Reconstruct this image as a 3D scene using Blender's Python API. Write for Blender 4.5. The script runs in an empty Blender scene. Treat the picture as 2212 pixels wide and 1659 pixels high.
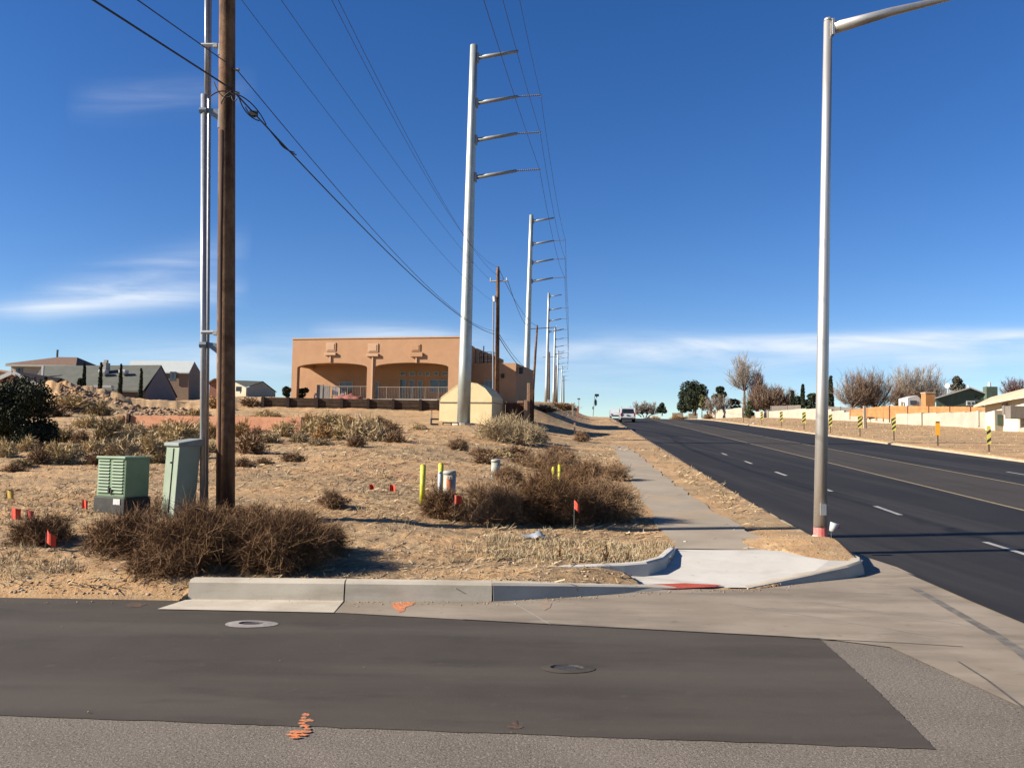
import bpy, bmesh, math, random
import numpy as np
from mathutils import Vector, Matrix
from mathutils.geometry import tessellate_polygon
random.seed(4); RN = np.random.default_rng(7)
SC = bpy.context.scene; COL = SC.collection
# ------------------------------------------------------------------ camera, sky, sun, exposure
F, CX, CY, H = 1790., 1106., 829.5, 1.6
PIT, ROL = math.radians(4.0), math.radians(1.0)
fwd = np.array([0, math.cos(PIT), math.sin(PIT)]); u0 = np.array([0, -math.sin(PIT), math.cos(PIT)]); r0 = np.array([1., 0, 0])
RV = math.cos(ROL)*r0 + math.sin(ROL)*u0; UV = -math.sin(ROL)*r0 + math.cos(ROL)*u0
cam = bpy.data.cameras.new('camera'); co = bpy.data.objects.new('camera', cam); COL.objects.link(co)
cam.sensor_width = 36; cam.lens = 36*F/2212; cam.clip_end = 8000; cam.clip_start = .05
co.matrix_world = Matrix(((RV[0], UV[0], -fwd[0], 0), (RV[1], UV[1], -fwd[1], 0), (RV[2], UV[2], -fwd[2], H), (0, 0, 0, 1)))
SC.camera = co
SUN_EL, SUN_AZ = math.radians(27.5), math.radians(12)     # the sun stands left of the view and a little behind the camera
sd = Vector((-math.cos(SUN_AZ)*math.cos(SUN_EL), -math.sin(SUN_AZ)*math.cos(SUN_EL), math.sin(SUN_EL)))
sl = bpy.data.lights.new('sun', 'SUN'); sl.energy = 5.0; sl.angle = math.radians(.5); sl.color = (1, .91, .78)
so = bpy.data.objects.new('sun', sl); COL.objects.link(so); so.rotation_euler = sd.to_track_quat('Z', 'Y').to_euler()
W = bpy.data.worlds.new('World'); SC.world = W; W.use_nodes = True
nt = W.node_tree; nt.nodes.clear(); N = nt.nodes.new; L = nt.links.new
def wmath(op, a, b=None, c=None, clamp=False):
    n = N('ShaderNodeMath'); n.operation = op; n.use_clamp = clamp
    for i, v in enumerate((a, b, c)):
        if v is None: continue
        if isinstance(v, (int, float)): n.inputs[i].default_value = v
        else: L(v, n.inputs[i])
    return n.outputs[0]
out = N('ShaderNodeOutputWorld'); bg = N('ShaderNodeBackground'); bg.inputs[1].default_value = .05
sky = N('ShaderNodeTexSky'); sky.sky_type = 'NISHITA'; sky.sun_disc = False; sky.sun_elevation = SUN_EL
sky.sun_rotation = math.atan2(sd.x, sd.y); sky.altitude = 1600; sky.air_density = 1.0; sky.dust_density = .3; sky.ozone_density = 2.5
hs = N('ShaderNodeHueSaturation'); hs.inputs['Hue'].default_value = .512; hs.inputs['Saturation'].default_value = 1.3; hs.inputs['Value'].default_value = 1.08
L(sky.outputs[0], hs.inputs['Color'])
tc = N('ShaderNodeTexCoord'); sx = N('ShaderNodeSeparateXYZ'); L(tc.outputs['Generated'], sx.inputs[0])
yy = wmath('MAXIMUM', sx.outputs[1], .02); uu = wmath('DIVIDE', sx.outputs[0], yy); vv = wmath('DIVIDE', sx.outputs[2], yy)
cxyz = N('ShaderNodeCombineXYZ'); L(wmath('MULTIPLY', uu, 3.2), cxyz.inputs[0]); L(wmath('MULTIPLY', vv, 26), cxyz.inputs[1])
nz = N('ShaderNodeTexNoise'); nz.inputs['Scale'].default_value = 1.6; nz.inputs['Detail'].default_value = 7; nz.inputs['Roughness'].default_value = .55; nz.inputs['Distortion'].default_value = .6
L(cxyz.outputs[0], nz.inputs['Vector'])
nfac = wmath('MULTIPLY_ADD', nz.outputs[0], 3.2, -1.0, True)
total = None
# cirrus bands: middle u, half width in u, v at middle, slope dv/du, half thickness, strength
for um, uw, v0, sl_, th, st in [(.42, .40, .129, .045, .0095, .8), (.40, .40, .118, .03, .02, .35), (-.49, .17, .163, .09, .014, .75), (-.46, .14, .195, .28, .022, .34),
                               (-.44, .12, .42, .10, .020, .13), (-.12, .13, .128, -.01, .010, .5), (-.33, .22, .098, .05, .022, .42),
                               (.52, .06, .100, .0, .014, .4), (.3, .5, .10, .0, .03, .18), (-.1, .3, .08, 0, .03, .22)]:
    du = wmath('DIVIDE', wmath('SUBTRACT', uu, um), uw)
    wu = wmath('SUBTRACT', 1.0, wmath('POWER', wmath('ABSOLUTE', du), 3.0), None, True)
    dv = wmath('DIVIDE', wmath('SUBTRACT', vv, wmath('MULTIPLY_ADD', wmath('SUBTRACT', uu, um), sl_, v0)), th)
    g = wmath('EXPONENT', wmath('MULTIPLY', wmath('MULTIPLY', dv, dv), -1.0))
    t_ = wmath('MULTIPLY', wmath('MULTIPLY', g, wu), st)
    total = t_ if total is None else wmath('ADD', total, t_)
cf = wmath('MULTIPLY', wmath('MULTIPLY', total, wmath('MULTIPLY_ADD', nfac, .8, .2)), wmath('GREATER_THAN', sx.outputs[1], .03), None, True)
mx = N('ShaderNodeMix'); mx.data_type = 'RGBA'; L(cf, mx.inputs[0]); L(hs.outputs[0], mx.inputs[6]); mx.inputs[7].default_value = (6.6, 7.2, 8.0, 1)
L(mx.outputs[2], bg.inputs[0]); L(bg.outputs[0], out.inputs[0])
SC.view_settings.view_transform = 'Standard'; SC.view_settings.look = 'None'; SC.view_settings.exposure = 1.40; SC.view_settings.gamma = 1
SC.render.engine = 'CYCLES'; SC.cycles.max_bounces = 5

# ------------------------------------------------------------------ terrain functions and placing helpers
def ray(px, py):
    d = fwd + RV*(px-CX)/F + UV*(CY-py)/F
    return d/d[1]
def zr(y):
    y = np.asarray(y, float)
    z = .0475*2*np.log1p(np.exp(np.clip((y-12)/2, -40, 40))) + np.where((y-12)/2 > 40, .0475*(y-92), 0)
    t = np.clip(y-118, 0, None)
    return z - .00033*np.minimum(t, 120)**2 - np.clip(t-120, 0, None)*.079
def zlin(y):
    y = np.minimum(np.asarray(y, float), 195)
    return .0475*2*np.log1p(np.exp(np.clip((y-12)/2, -40, 40))) + np.where((y-12)/2 > 40, .0475*(y-92), 0)
def xe(y): return 3.53 + .092*y
LY = [0, 8.0, 8.6, 10, 11.8, 13, 16, 20, 30, 45, 61.3, 62.6, 66, 80, 91, 150, 232, 330, 500, 4000]
LZ = [0, 0, .17, .30, .50, .54, .72, 1.0, 1.52, 2.45, 3.7, 4.55, 4.75, 5.4, 6.05, 8.9, 12.8, 17, 22, 30]
KX = [-60, -3.2, -3.13, -1.6, -.15, .73, 1.46, 1.9, 2.69, 4.55, 60]
KY = [8.05, 8.1, 8.25, 8.32, 8.45, 8.78, 9.12, 9.34, 9.38, 10.65, 10.65]
KH = [-.02, -.02, .18, .18, .16, .11, .04, .0, .0, .17, .17]
def ss(a, b, x):
    t = np.clip((x-a)/(b-a), 0, 1); return t*t*(3-2*t)
def wob(x, y, s, seed=0):
    r = np.random.default_rng(seed+100); v = 0
    for k in range(7):
        a = r.uniform(0, 6.28); f = s*(1.45**k); p = r.uniform(0, 6.28)
        v = v + np.sin((x*math.cos(a)+y*math.sin(a))*f + p + 1.3*np.sin((y*math.cos(a)-x*math.sin(a))*f*.7+p))*.75**k
    return v/3
def PZ(px, py, z):
    d = ray(px, py); t = (z-H)/d[2]; return np.array([d[0]*t, t, z])
RAMP = [(1180, 1229, .13), (1280, 1240, .09), (1370, 1243, .06), (1440, 1226, .10), (1456, 1203, .17), (1462, 1180, .215), (1560, 1182, .215),
        (1690, 1190, .215), (1745, 1203, .205), (1790, 1210, .19), (1835, 1211, .18), (1866, 1210, .18), (1750, 1240, .09), (1620, 1269, .012),
        (1540, 1268, .006), (1392, 1276, .006), (1380, 1266, .02), (1350, 1252, .05), (1290, 1244, .08), (1180, 1233, .125)]
RP = [PZ(*p) for p in RAMP]
def inpoly(x, y, poly):
    c = np.zeros(np.shape(x), bool); n = len(poly)
    for i in range(n):
        x1, y1 = poly[i][:2]; x2, y2 = poly[(i+1) % n][:2]
        if y1 == y2: continue
        k = ((y1 > y) != (y2 > y)) & (x < (x2-x1)*(y-y1)/(y2-y1)+x1)
        c ^= k
    return c
def zt(x, y, noise=True):
    x = np.asarray(x, float); y = np.asarray(y, float)
    s = xe(y)-x; off = -s
    zl = np.interp(y, LY, LZ)
    # ridge of dug earth on the left
    A = np.interp(x/np.maximum(y, 1), [-.75, -.6, -.524, -.478, -.447, -.40, -.36, -.33], [2.2, 2.2, 2.2, 1.4, .95, .7, .5, 0])
    zl = zl + A*np.exp(-((y-60.5)/4.2)**2)*(1+.16*wob(x, y, 1.1, 3)+.16*wob(x, y, 2.6, 4)) - .8*ss(-.33, -.40, x/np.maximum(y, 1))*ss(48, 58, y)
    r = zr(y)+.15*ss(8, 9, y)
    z = r*(1-ss(2.6, 10, s)) + zl*ss(2.6, 10, s)
    z = z + .13*np.exp(-((x-4.35)**2+(y-11.75)**2)/.5)
    rr = zr(y)*(1-ss(16, 34, off)) + zlin(y)*ss(16, 34, off) + .13
    rough = ss(.3, 1.2, s)*(1-ss(-.9, -1.0, -s)*0)
    onwalk = ss(2.75, 2.55, s)*ss(.9, 1.15, s)*ss(10.5, 11.5, y)*ss(40, 30, y)
    if noise:
        na = (.035*wob(x, y, 2.2, 1)+.018*wob(x, y, 9, 2))*(1-onwalk)*rough*ss(8.2, 9.3, y)
        na = na + .10*wob(x, y, .35, 5)*ss(14, 30, y)*ss(5, 12, s)
        z = z+na; rr = rr+.03*wob(x, y, 1.6, 6)*ss(15.3, 16.5, off)+.12*wob(x, y, .12, 8)*ss(18, 30, off)
    d = y-np.interp(x, KX, KY); hk = np.interp(x, KX, KH)
    z = np.where(d > 0, np.minimum(z, hk-.012+np.where(x < -3.15, .34, .17)*d), -.12)
    z = np.where(inpoly(x, y, RP), np.minimum(z, .085*d)-.06, z)
    road = (off > -.03) & (off < 15.1)
    z = np.where(road & (y > 8), zr(y)-.12, z)
    z = np.where((off >= 15.1) & (y > -50), rr, z)
    z = np.where((y <= 8) & (off < 15.1), -.12, z)
    return z
def G(px, py, z0=None):
    d = ray(px, py); t = 4.; p = None
    o = np.array([0, 0, H]); ts = t*1.02**np.arange(255); Q = o[None]+d[None]*ts[:, None]
    hit = np.nonzero(Q[:, 2] < zt(Q[:, 0], Q[:, 1], False))[0]; i = hit[0] if len(hit) else 254
    ts = np.linspace(ts[max(i-1, 0)], ts[i], 60); Q = o[None]+d[None]*ts[:, None]
    hit = np.nonzero(Q[:, 2] < zt(Q[:, 0], Q[:, 1], False))[0]; p = Q[hit[0] if len(hit) else -1]
    return np.array([p[0], p[1], float(zt(p[0], p[1]))])
def AD(px, py, D): return np.array([0, 0, H])+ray(px, py)*D
def ground(x, y): return float(zt(x, y))

# ------------------------------------------------------------------ materials
MATS = {}; ALB = .54
def mat(name, cols, rough=.8, scale=4., detail=5, bump=0., bscale=None, metal=0., island=False, stretch=None, pos=(.35, .65), spec=.3, bdist=.02, coat=0):
    if name in MATS: return MATS[name]
    m = bpy.data.materials.new(name); m.use_nodes = True; t = m.node_tree; b = t.nodes['Principled BSDF']
    b.inputs['Roughness'].default_value = rough; b.inputs['Metallic'].default_value = metal; b.inputs['Specular IOR Level'].default_value = spec
    if coat: b.inputs['Coat Weight'].default_value = coat
    cols = [tuple(x*ALB for x in c) for c in cols]
    if not isinstance(cols[0], (tuple, list)): cols = [tuple(c*.88 for c in cols), cols, tuple(min(1, c*1.1) for c in cols)]
    r = t.nodes.new('ShaderNodeValToRGB'); e = r.color_ramp.elements
    while len(e) < len(cols): e.new(.5)
    for i, c in enumerate(cols):
        e[i].position = pos[0]+(pos[1]-pos[0])*i/max(1, len(cols)-1); e[i].color = (*c, 1)
    tcn = t.nodes.new('ShaderNodeTexCoord'); vec = tcn.outputs['Object']
    if stretch:
        mp = t.nodes.new('ShaderNodeMapping'); mp.inputs['Scale'].default_value = stretch; t.links.new(vec, mp.inputs[0]); vec = mp.outputs[0]
    n = t.nodes.new('ShaderNodeTexNoise'); n.inputs['Scale'].default_value = scale; n.inputs['Detail'].default_value = detail; n.inputs['Roughness'].default_value = .62
    t.links.new(vec, n.inputs['Vector'])
    if island:
        g = t.nodes.new('ShaderNodeNewGeometry'); a = t.nodes.new('ShaderNodeMath'); a.operation = 'MULTIPLY_ADD'; a.inputs[1].default_value = .6
        s2 = t.nodes.new('ShaderNodeMath'); s2.operation = 'MULTIPLY'; s2.inputs[1].default_value = .4
        t.links.new(n.outputs[0], s2.inputs[0]); t.links.new(g.outputs['Random Per Island'], a.inputs[0]); t.links.new(s2.outputs[0], a.inputs[2]); t.links.new(a.outputs[0], r.inputs[0])
    else: t.links.new(n.outputs[0], r.inputs[0])
    t.links.new(r.outputs[0], b.inputs['Base Color'])
    if bump:
        n2 = t.nodes.new('ShaderNodeTexNoise'); n2.inputs['Scale'].default_value = bscale or scale*3; n2.inputs['Detail'].default_value = 6; n2.inputs['Roughness'].default_value = .65
        t.links.new(vec, n2.inputs['Vector']); bp = t.nodes.new('ShaderNodeBump'); bp.inputs['Strength'].default_value = bump; bp.inputs['Distance'].default_value = bdist
        t.links.new(n2.outputs[0], bp.inputs['Height']); t.links.new(bp.outputs[0], b.inputs['Normal'])
    MATS[name] = m; return m
def layered(name, layers, rough=.9, bumps=((40, .5, .02),), spec=.2):
    """layers: first = (colA, colB, scale); next = (colour, scale, lo, hi, amount, stretch)"""
    m = bpy.data.materials.new(name); m.use_nodes = True; t = m.node_tree; b = t.nodes['Principled BSDF']
    b.inputs['Roughness'].default_value = rough; b.inputs['Specular IOR Level'].default_value = spec
    tcn = t.nodes.new('ShaderNodeTexCoord'); V = tcn.outputs['Object']
    def noise(sc, st=None, det=6, ro=.6):
        v = V
        if st:
            mp = t.nodes.new('ShaderNodeMapping'); mp.inputs['Scale'].default_value = st; t.links.new(V, mp.inputs[0]); v = mp.outputs[0]
        n = t.nodes.new('ShaderNodeTexNoise'); n.inputs['Scale'].default_value = sc; n.inputs['Detail'].default_value = det; n.inputs['Roughness'].default_value = ro
        t.links.new(v, n.inputs['Vector']); return n.outputs[0]
    al = lambda c: tuple(x*ALB for x in c)
    ca, cb, sc = layers[0]; ca, cb = al(ca), al(cb); layers = [layers[0]]+[(al(l[0]), *l[1:]) for l in layers[1:]]
    r = t.nodes.new('ShaderNodeValToRGB'); r.color_ramp.elements[0].position = .36; r.color_ramp.elements[1].position = .64
    r.color_ramp.elements[0].color = (*ca, 1); r.color_ramp.elements[1].color = (*cb, 1); t.links.new(noise(sc), r.inputs[0]); cur = r.outputs[0]
    for c, sc, lo, hi, am, st in layers[1:]:
        mr = t.nodes.new('ShaderNodeMapRange'); mr.inputs[1].default_value = lo; mr.inputs[2].default_value = hi; mr.inputs[4].default_value = am; mr.clamp = True
        t.links.new(noise(sc, st), mr.inputs[0]); x = t.nodes.new('ShaderNodeMix'); x.data_type = 'RGBA'
        t.links.new(mr.outputs[0], x.inputs[0]); t.links.new(cur, x.inputs[6]); x.inputs[7].default_value = (*c, 1); cur = x.outputs[2]
    t.links.new(cur, b.inputs['Base Color'])
    prev = None
    for sc, st, di in bumps:
        bp = t.nodes.new('ShaderNodeBump'); bp.inputs['Strength'].default_value = st; bp.inputs['Distance'].default_value = di
        t.links.new(noise(sc, None, 5, .7), bp.inputs['Height'])
        if prev: t.links.new(prev, bp.inputs['Normal'])
        prev = bp.outputs[0]
    if prev: t.links.new(prev, b.inputs['Normal'])
    MATS[name] = m; return m

# ------------------------------------------------------------------ mesh helpers
class MB:
    def __init__(s): s.v = []; s.f = []
    def add(s, vs, fs):
        b = len(s.v); s.v += [tuple(float(c) for c in v) for v in vs]; s.f += [tuple(b+i for i in f) for f in fs]; return s
    def box(s, c, d, rz=0, taper=1., tx=0, shear=(0, 0)):
        x, y, z = d[0]/2, d[1]/2, d[2]/2; vs = []
        for k, (sxx, syy, szz) in enumerate([(-1, -1, -1), (1, -1, -1), (1, 1, -1), (-1, 1, -1), (-1, -1, 1), (1, -1, 1), (1, 1, 1), (-1, 1, 1)]):
            q = taper if szz > 0 else 1.
            X, Y, Z = sxx*x*q+(shear[0]*(szz+1)/2), syy*y*q+(shear[1]*(szz+1)/2), szz*z
            vs.append((c[0]+X*math.cos(rz)-Y*math.sin(rz), c[1]+X*math.sin(rz)+Y*math.cos(rz), c[2]+Z))
        return s.add(vs, [(0, 3, 2, 1), (4, 5, 6, 7), (0, 1, 5, 4), (1, 2, 6, 5), (2, 3, 7, 6), (3, 0, 4, 7)])
    def tube(s, pts, r, n=8, cap=True):
        pts = [Vector(p) for p in pts]; rs = r if isinstance(r, (list, tuple)) else [r]*len(pts)
        rings = []
        for i, p in enumerate(pts):
            d = (pts[min(i+1, len(pts)-1)]-pts[max(i-1, 0)]).normalized()
            a = d.cross(Vector((0, 0, 1))) if abs(d.z) < .95 else d.cross(Vector((0, 1, 0)))
            a.normalize(); b = d.cross(a)
            rings.append([p+(a*math.cos(6.28318*k/n)+b*math.sin(6.28318*k/n))*rs[i] for k in range(n)])
        vs = [q for R_ in rings for q in R_]; fs = []
        for i in range(len(pts)-1):
            for k in range(n): fs.append((i*n+k, i*n+(k+1) % n, (i+1)*n+(k+1) % n, (i+1)*n+k))
        if cap: fs.append(tuple(range(n))); fs.append(tuple((len(pts)-1)*n+k for k in reversed(range(n))))
        return s.add(vs, fs)
    def prism(s, prof, o, ax, ay, dep):
        """2D profile extruded: o origin, ax, ay unit vectors, dep extrusion vector"""
        n = len(prof); o = np.array(o, float); ax = np.array(ax, float); ay = np.array(ay, float); dep = np.array(dep, float)
        a = [o+ax*p[0]+ay*p[1] for p in prof]; b = [q+dep for q in a]
        tri = tessellate_polygon([[Vector((p[0], p[1], 0)) for p in prof]])
        fs = [tuple(t) for t in tri]+[tuple(i+n for i in reversed(t)) for t in tri]+[(i, (i+1) % n, (i+1) % n+n, i+n) for i in range(n)]
        return s.add(a+b, fs)
    def flat(s, pts):
        tri = tessellate_polygon([[Vector((p[0], p[1], 0)) for p in pts]])
        fs = []
        for t in tri:
            a, b, c = [pts[i] for i in t]
            up = (b[0]-a[0])*(c[1]-a[1])-(b[1]-a[1])*(c[0]-a[0]) > 0
            fs.append(tuple(t) if up else tuple(reversed(t)))
        return s.add(pts, fs)
    def build(s, name, m, parent=None, smooth=False, loc=None, bev=0):
        me = bpy.data.meshes.new(name); me.from_pydata(s.v, [], s.f); me.validate(); me.update()
        bm = bmesh.new(); bm.from_mesh(me); bmesh.ops.recalc_face_normals(bm, faces=bm.faces)
        if bev: bmesh.ops.bevel(bm, geom=bm.edges[:], offset=bev, segments=2, profile=.6, affect='EDGES', clamp_overlap=True)
        bm.to_mesh(me); bm.free()
        me.materials.append(m)
        if smooth:
            me.polygons.foreach_set('use_smooth', [len(p.vertices) == 4 for p in me.polygons])
        o = bpy.data.objects.new(name, me); COL.objects.link(o)
        if parent: o.parent = parent
        if loc is not None: o.location = loc
        return o
def fastmesh(name, V, Fq, m, parent=None, loc=None, smooth=False):
    """V (n,3), Fq (k,4) quads"""
    V = np.asarray(V, np.float32); Fq = np.asarray(Fq, np.int32); me = bpy.data.meshes.new(name)
    me.vertices.add(len(V)); me.vertices.foreach_set('co', V.ravel()); k, q = Fq.shape
    me.loops.add(k*q); me.loops.foreach_set('vertex_index', Fq.ravel()); me.polygons.add(k)
    me.polygons.foreach_set('loop_start', np.arange(0, k*q, q, dtype=np.int32)); me.polygons.foreach_set('loop_total', np.full(k, q, np.int32))
    if smooth: me.polygons.foreach_set('use_smooth', np.ones(k, bool))
    me.update(calc_edges=True); me.materials.append(m)
    o = bpy.data.objects.new(name, me); COL.objects.link(o)
    if parent: o.parent = parent
    if loc is not None: o.location = loc
    return o
def tag(o, label, cat, group=None):
    o['label'] = label; o['category'] = cat
    if group: o['group'] = group
    return o
def thing(name, label, cat, loc=(0, 0, 0), rz=0, group=None):
    o = bpy.data.objects.new(name, None); COL.objects.link(o); o.location = [float(c) for c in loc]; o.rotation_euler = (0, 0, rz)
    o.empty_display_size = .2
    return tag(o, label, cat, group)
def structure(o): o['kind'] = 'structure'; return o
def copy_tree(o, parent=None):
    c = o.copy(); COL.objects.link(c)
    if parent: c.parent = parent
    for ch in list(o.children): copy_tree(ch, c)
    return c
def ribbons(P, w, side=None):
    """P (n,k,3) paths, w (n,k) widths -> verts, quads"""
    n, k, _ = P.shape
    T = np.gradient(P, axis=1); R_ = RN.normal(size=(n, 1, 3)) if side is None else side
    S = np.cross(T, R_); S /= np.linalg.norm(S, axis=2, keepdims=True)+1e-9; S = S*(w[:, :, None]/2)
    V = np.stack([P-S, P+S], 2).reshape(-1, 3)
    b = (np.arange(n)[:, None]*k+np.arange(k-1)[None])*2
    Q = np.stack([b, b+1, b+3, b+2], -1).reshape(-1, 4)
    return V, Q
def unit(a): return a/(np.linalg.norm(a, axis=-1, keepdims=True)+1e-9)
def shrub_arrays(w, h, nst, nsub, tw, tangle=.5, fill=.6, lean=0):
    """twiggy shrub in a w x h envelope around the origin"""
    d = RN.normal(size=(nst, 3)); d[:, 2] = np.abs(d[:, 2])*1.0+.12; d = unit(d)
    lump = 1+.22*np.sin(d[:, 0]*5+RN.uniform(0, 6))*np.cos(d[:, 1]*4+RN.uniform(0, 6))
    rad = (RN.uniform(.45, 1, nst)**fill)*lump
    E_ = d*rad[:, None]*np.array([w/2, w/2, h])
    E_[:, 2] = np.maximum(E_[:, 2], .02*h)
    B = RN.normal(size=(nst, 3))*np.array([w*.09, w*.09, 0])
    C_ = (B+E_)/2+np.array([0, 0, h*.18])+RN.normal(size=(nst, 3))*w*.05*tangle
    k = 5; t = np.linspace(0, 1, k)[None, :, None]
    P = B[:, None]*(1-t)**2+2*C_[:, None]*t*(1-t)+E_[:, None]*t**2
    V1, Q1 = ribbons(P, tw*1.5*np.linspace(1, .5, k)[None]*np.ones((nst, 1)))
    idx = RN.integers(0, nst, nsub); tt = RN.uniform(.25, 1, nsub)[:, None]
    S0 = B[idx]*(1-tt)**2+2*C_[idx]*tt*(1-tt)+E_[idx]*tt**2
    dirr = unit(unit(E_[idx]-B[idx])*(1-tangle)+RN.normal(size=(nsub, 3))*tangle*.9+np.array([0, 0, .15]))
    Ls = RN.uniform(.12, .34, nsub)[:, None]*min(w/2, h*1.1)
    k = 4; t = np.linspace(0, 1, k)[None, :, None]
    bend = RN.normal(size=(nsub, 1, 3))*Ls[:, None]*.35
    P2 = S0[:, None]+dirr[:, None]*Ls[:, None]*t+bend*t*t
    P2[:, :, 2] = np.maximum(P2[:, :, 2], .01)
    V2, Q2 = ribbons(P2, tw*np.linspace(1, .4, k)[None]*np.ones((nsub, 1)))
    return np.vstack([V1, V2]), np.vstack([Q1, Q2+len(V1)])
def leaf_arrays(C_, size, jit=.5, vertical=0):
    """small leaf quads at centres"""
    n = len(C_); a = unit(RN.normal(size=(n, 3))+np.array([0, 0, vertical])); b = unit(np.cross(a, RN.normal(size=(n, 3))))
    s = size*RN.uniform(1-jit, 1+jit, (n, 1)); a = a*s; b = b*s*.62
    V = np.stack([C_-a-b*.5, C_+b, C_+a+b*.2, C_-b], 1).reshape(-1, 3)
    return V, np.arange(n*4).reshape(-1, 4)

# ------------------------------------------------------------------ ground sheet
M_ground = layered('desert_soil', [((.60, .355, .165), (.76, .475, .235), .55), ((.40, .275, .15), .22, .46, .58, .75, (.6, 1.8, 1)), ((.50, .355, .20), .9, .50, .64, .7, None), ((.78, .59, .34), 2.6, .52, .70, .55, None), ((.34, .245, .15), 1.5, .52, .64, .6, (.35, 1.6, 1)),
                                   ((.32, .215, .125), 7, .58, .72, .6, None), ((.66, .34, .17), .35, .56, .70, .6, None), ((.20, .14, .085), 22, .62, .73, .6, None),
                                   ((.86, .70, .48), 34, .60, .72, .7, None)],
                   rough=.95, bumps=((6, .7, .05), (28, .8, .03), (90, .6, .012)))
def axis(a, b, step=None, ratio=None):
    o = [a]
    while o[-1] < b: o.append(o[-1]+step if step else o[-1]*ratio)
    return o
rows = np.array([-60, -30, -10, 0, 4, 7.4]+axis(7.8, 14, step=.035)+axis(14.04, 60, ratio=1.008)[0:]+axis(60.4, 4000, ratio=1.03))
ang = np.concatenate([np.linspace(-4.5, -.72, 22)[:-1], np.linspace(-.72, .72, 760), np.linspace(.72, 4.5, 22)[1:]])
Yg = rows[:, None]*np.ones(len(ang))[None]
Xg = ang[None]*np.maximum(rows, 9)[:, None]*np.ones_like(Yg)
Zg = zt(Xg, Yg)
nr, nc = Yg.shape
V = np.stack([Xg, Yg, Zg], -1).reshape(-1, 3); b0 = (np.arange(nr-1)[:, None]*nc+np.arange(nc-1)[None]).ravel()
structure(fastmesh('ground', V, np.stack([b0, b0+1, b0+nc+1, b0+nc], 1), M_ground, smooth=True))

# ------------------------------------------------------------------ streets
M_chip = layered('chip_seal', [((.215, .18, .142), (.265, .222, .18), 1.3), ((.44, .39, .33), 60, .54, .64, .9, None), ((.07, .06, .05), 52, .56, .66, .85, None), ((.50, .44, .38), 110, .58, .68, .7, None)],
                 rough=.85, bumps=((70, .8, .012),))
M_new = layered('new_asphalt', [((.074, .061, .048), (.094, .078, .061), .8), ((.120, .101, .080), .55, .46, .64, .8, (.35, 2.4, 1)), ((.058, .049, .040), 1.6, .56, .70, .6, (.5, 1.6, 1)), ((.14, .12, .098), 9, .60, .74, .5, None), ((.06, .052, .047), 120, .55, .7, .5, None), ((.16, .145, .13), 150, .62, .72, .6, None), ((.035, .03, .03), 9, .72, .78, .6, None)],
                rough=.8, bumps=((110, .4, .006),))
M_road = layered('road_asphalt', [((.024, .022, .020), (.031, .028, .025), .4), ((.056, .050, .044), .35, .48, .62, .8, (2.8, .08, 1)), ((.020, .019, .019), 1.2, .60, .72, .6, (1.5, .4, 1)), ((.075, .07, .066), 110, .6, .72, .5, None)],
                 rough=.78, bumps=((90, .4, .006),))
M_median = layered('median_asphalt', [((.064, .054, .044), (.078, .066, .054), .4), ((.11, .1, .09), 110, .6, .72, .5, None)], rough=.85, bumps=((90, .3, .006),))
M_conc = layered('old_concrete', [((.34, .28, .212), (.43, .36, .277), .9), ((.22, .18, .135), .7, .46, .64, .8, (.5, 1.8, 1)), ((.50, .43, .33), 1.8, .56, .70, .5, (.6, 1.6, 1)), ((.17, .14, .11), 7, .62, .74, .6, None), ((.40, .36, .31), 30, .6, .74, .4, None), ((.15, .13, .11), 60, .64, .74, .4, None)],
                 rough=.85, bumps=((80, .25, .006),))
M_concnew = layered('new_concrete', [((.68, .64, .57), (.78, .74, .67), 1.2), ((.56, .50, .41), 2.2, .52, .70, .55, (1, 1.6, 1)), ((.46, .38, .28), 9, .62, .74, .5, None)], rough=.8, bumps=((90, .2, .004),))
M_kerb = layered('kerb_concrete', [((.60, .53, .42), (.76, .68, .55), 1.6), ((.42, .35, .26), 2.2, .52, .72, .55, (.6, 1, 3)), ((.18, .15, .12), 26, .64, .76, .5, None)], rough=.85, bumps=((60, .3, .006),))
M_walk = layered('walk_concrete', [((.40, .33, .245), (.48, .405, .31), 1.1), ((.56, .40, .235), .8, .52, .70, .6, None)], rough=.9, bumps=((70, .25, .006),))
M_white = layered('road_paint_white', [((.50, .48, .44), (.62, .60, .56), 6), ((.1, .09, .09), 25, .56, .68, .6, None)], rough=.7, bumps=())
M_yel = layered('road_paint_yellow', [((.34, .27, .16), (.42, .34, .21), 6), ((.1, .09, .08), 20, .54, .66, .6, None)], rough=.7, bumps=())
M_orange = layered('marking_paint_orange', [((.95, .26, .085), (1.0, .34, .13), 8), ((.28, .22, .17), 40, .47, .56, .85, None)], rough=.8, bumps=())
M_orangeold = layered('marking_paint_old', [((.20, .12, .075), (.17, .10, .07), 8), ((.088, .073, .058), 28, .44, .56, 1.0, None)], rough=.8, bumps=())
M_orangefaint = layered('marking_paint_worn', [((.56, .34, .20), (.48, .33, .22), 8), ((.35, .30, .235), 28, .42, .54, 1.0, None)], rough=.8, bumps=())
cs = MB().flat([(-80, -40, 0), (3.9, -40, 0), (4.1, 7.2, 0), (2.8, 8.0, 0), (.4, 8.1, 0), (-3.1, 8.35, 0), (-80, 8.35, 0)]).build('cross_street', M_chip)
structure(cs)
def wobline(a, b, n, amp, z):
    a = np.array(a[:2], float); b = np.array(b[:2], float); q = []
    nrm = np.array([-(b-a)[1], (b-a)[0]]); nrm = nrm/np.linalg.norm(nrm)
    for i in range(n):
        t = i/n; j = random.uniform(-amp, amp) if 0 < i else 0
        q.append((*(a+(b-a)*t+nrm*j), z))
    return q
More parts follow.
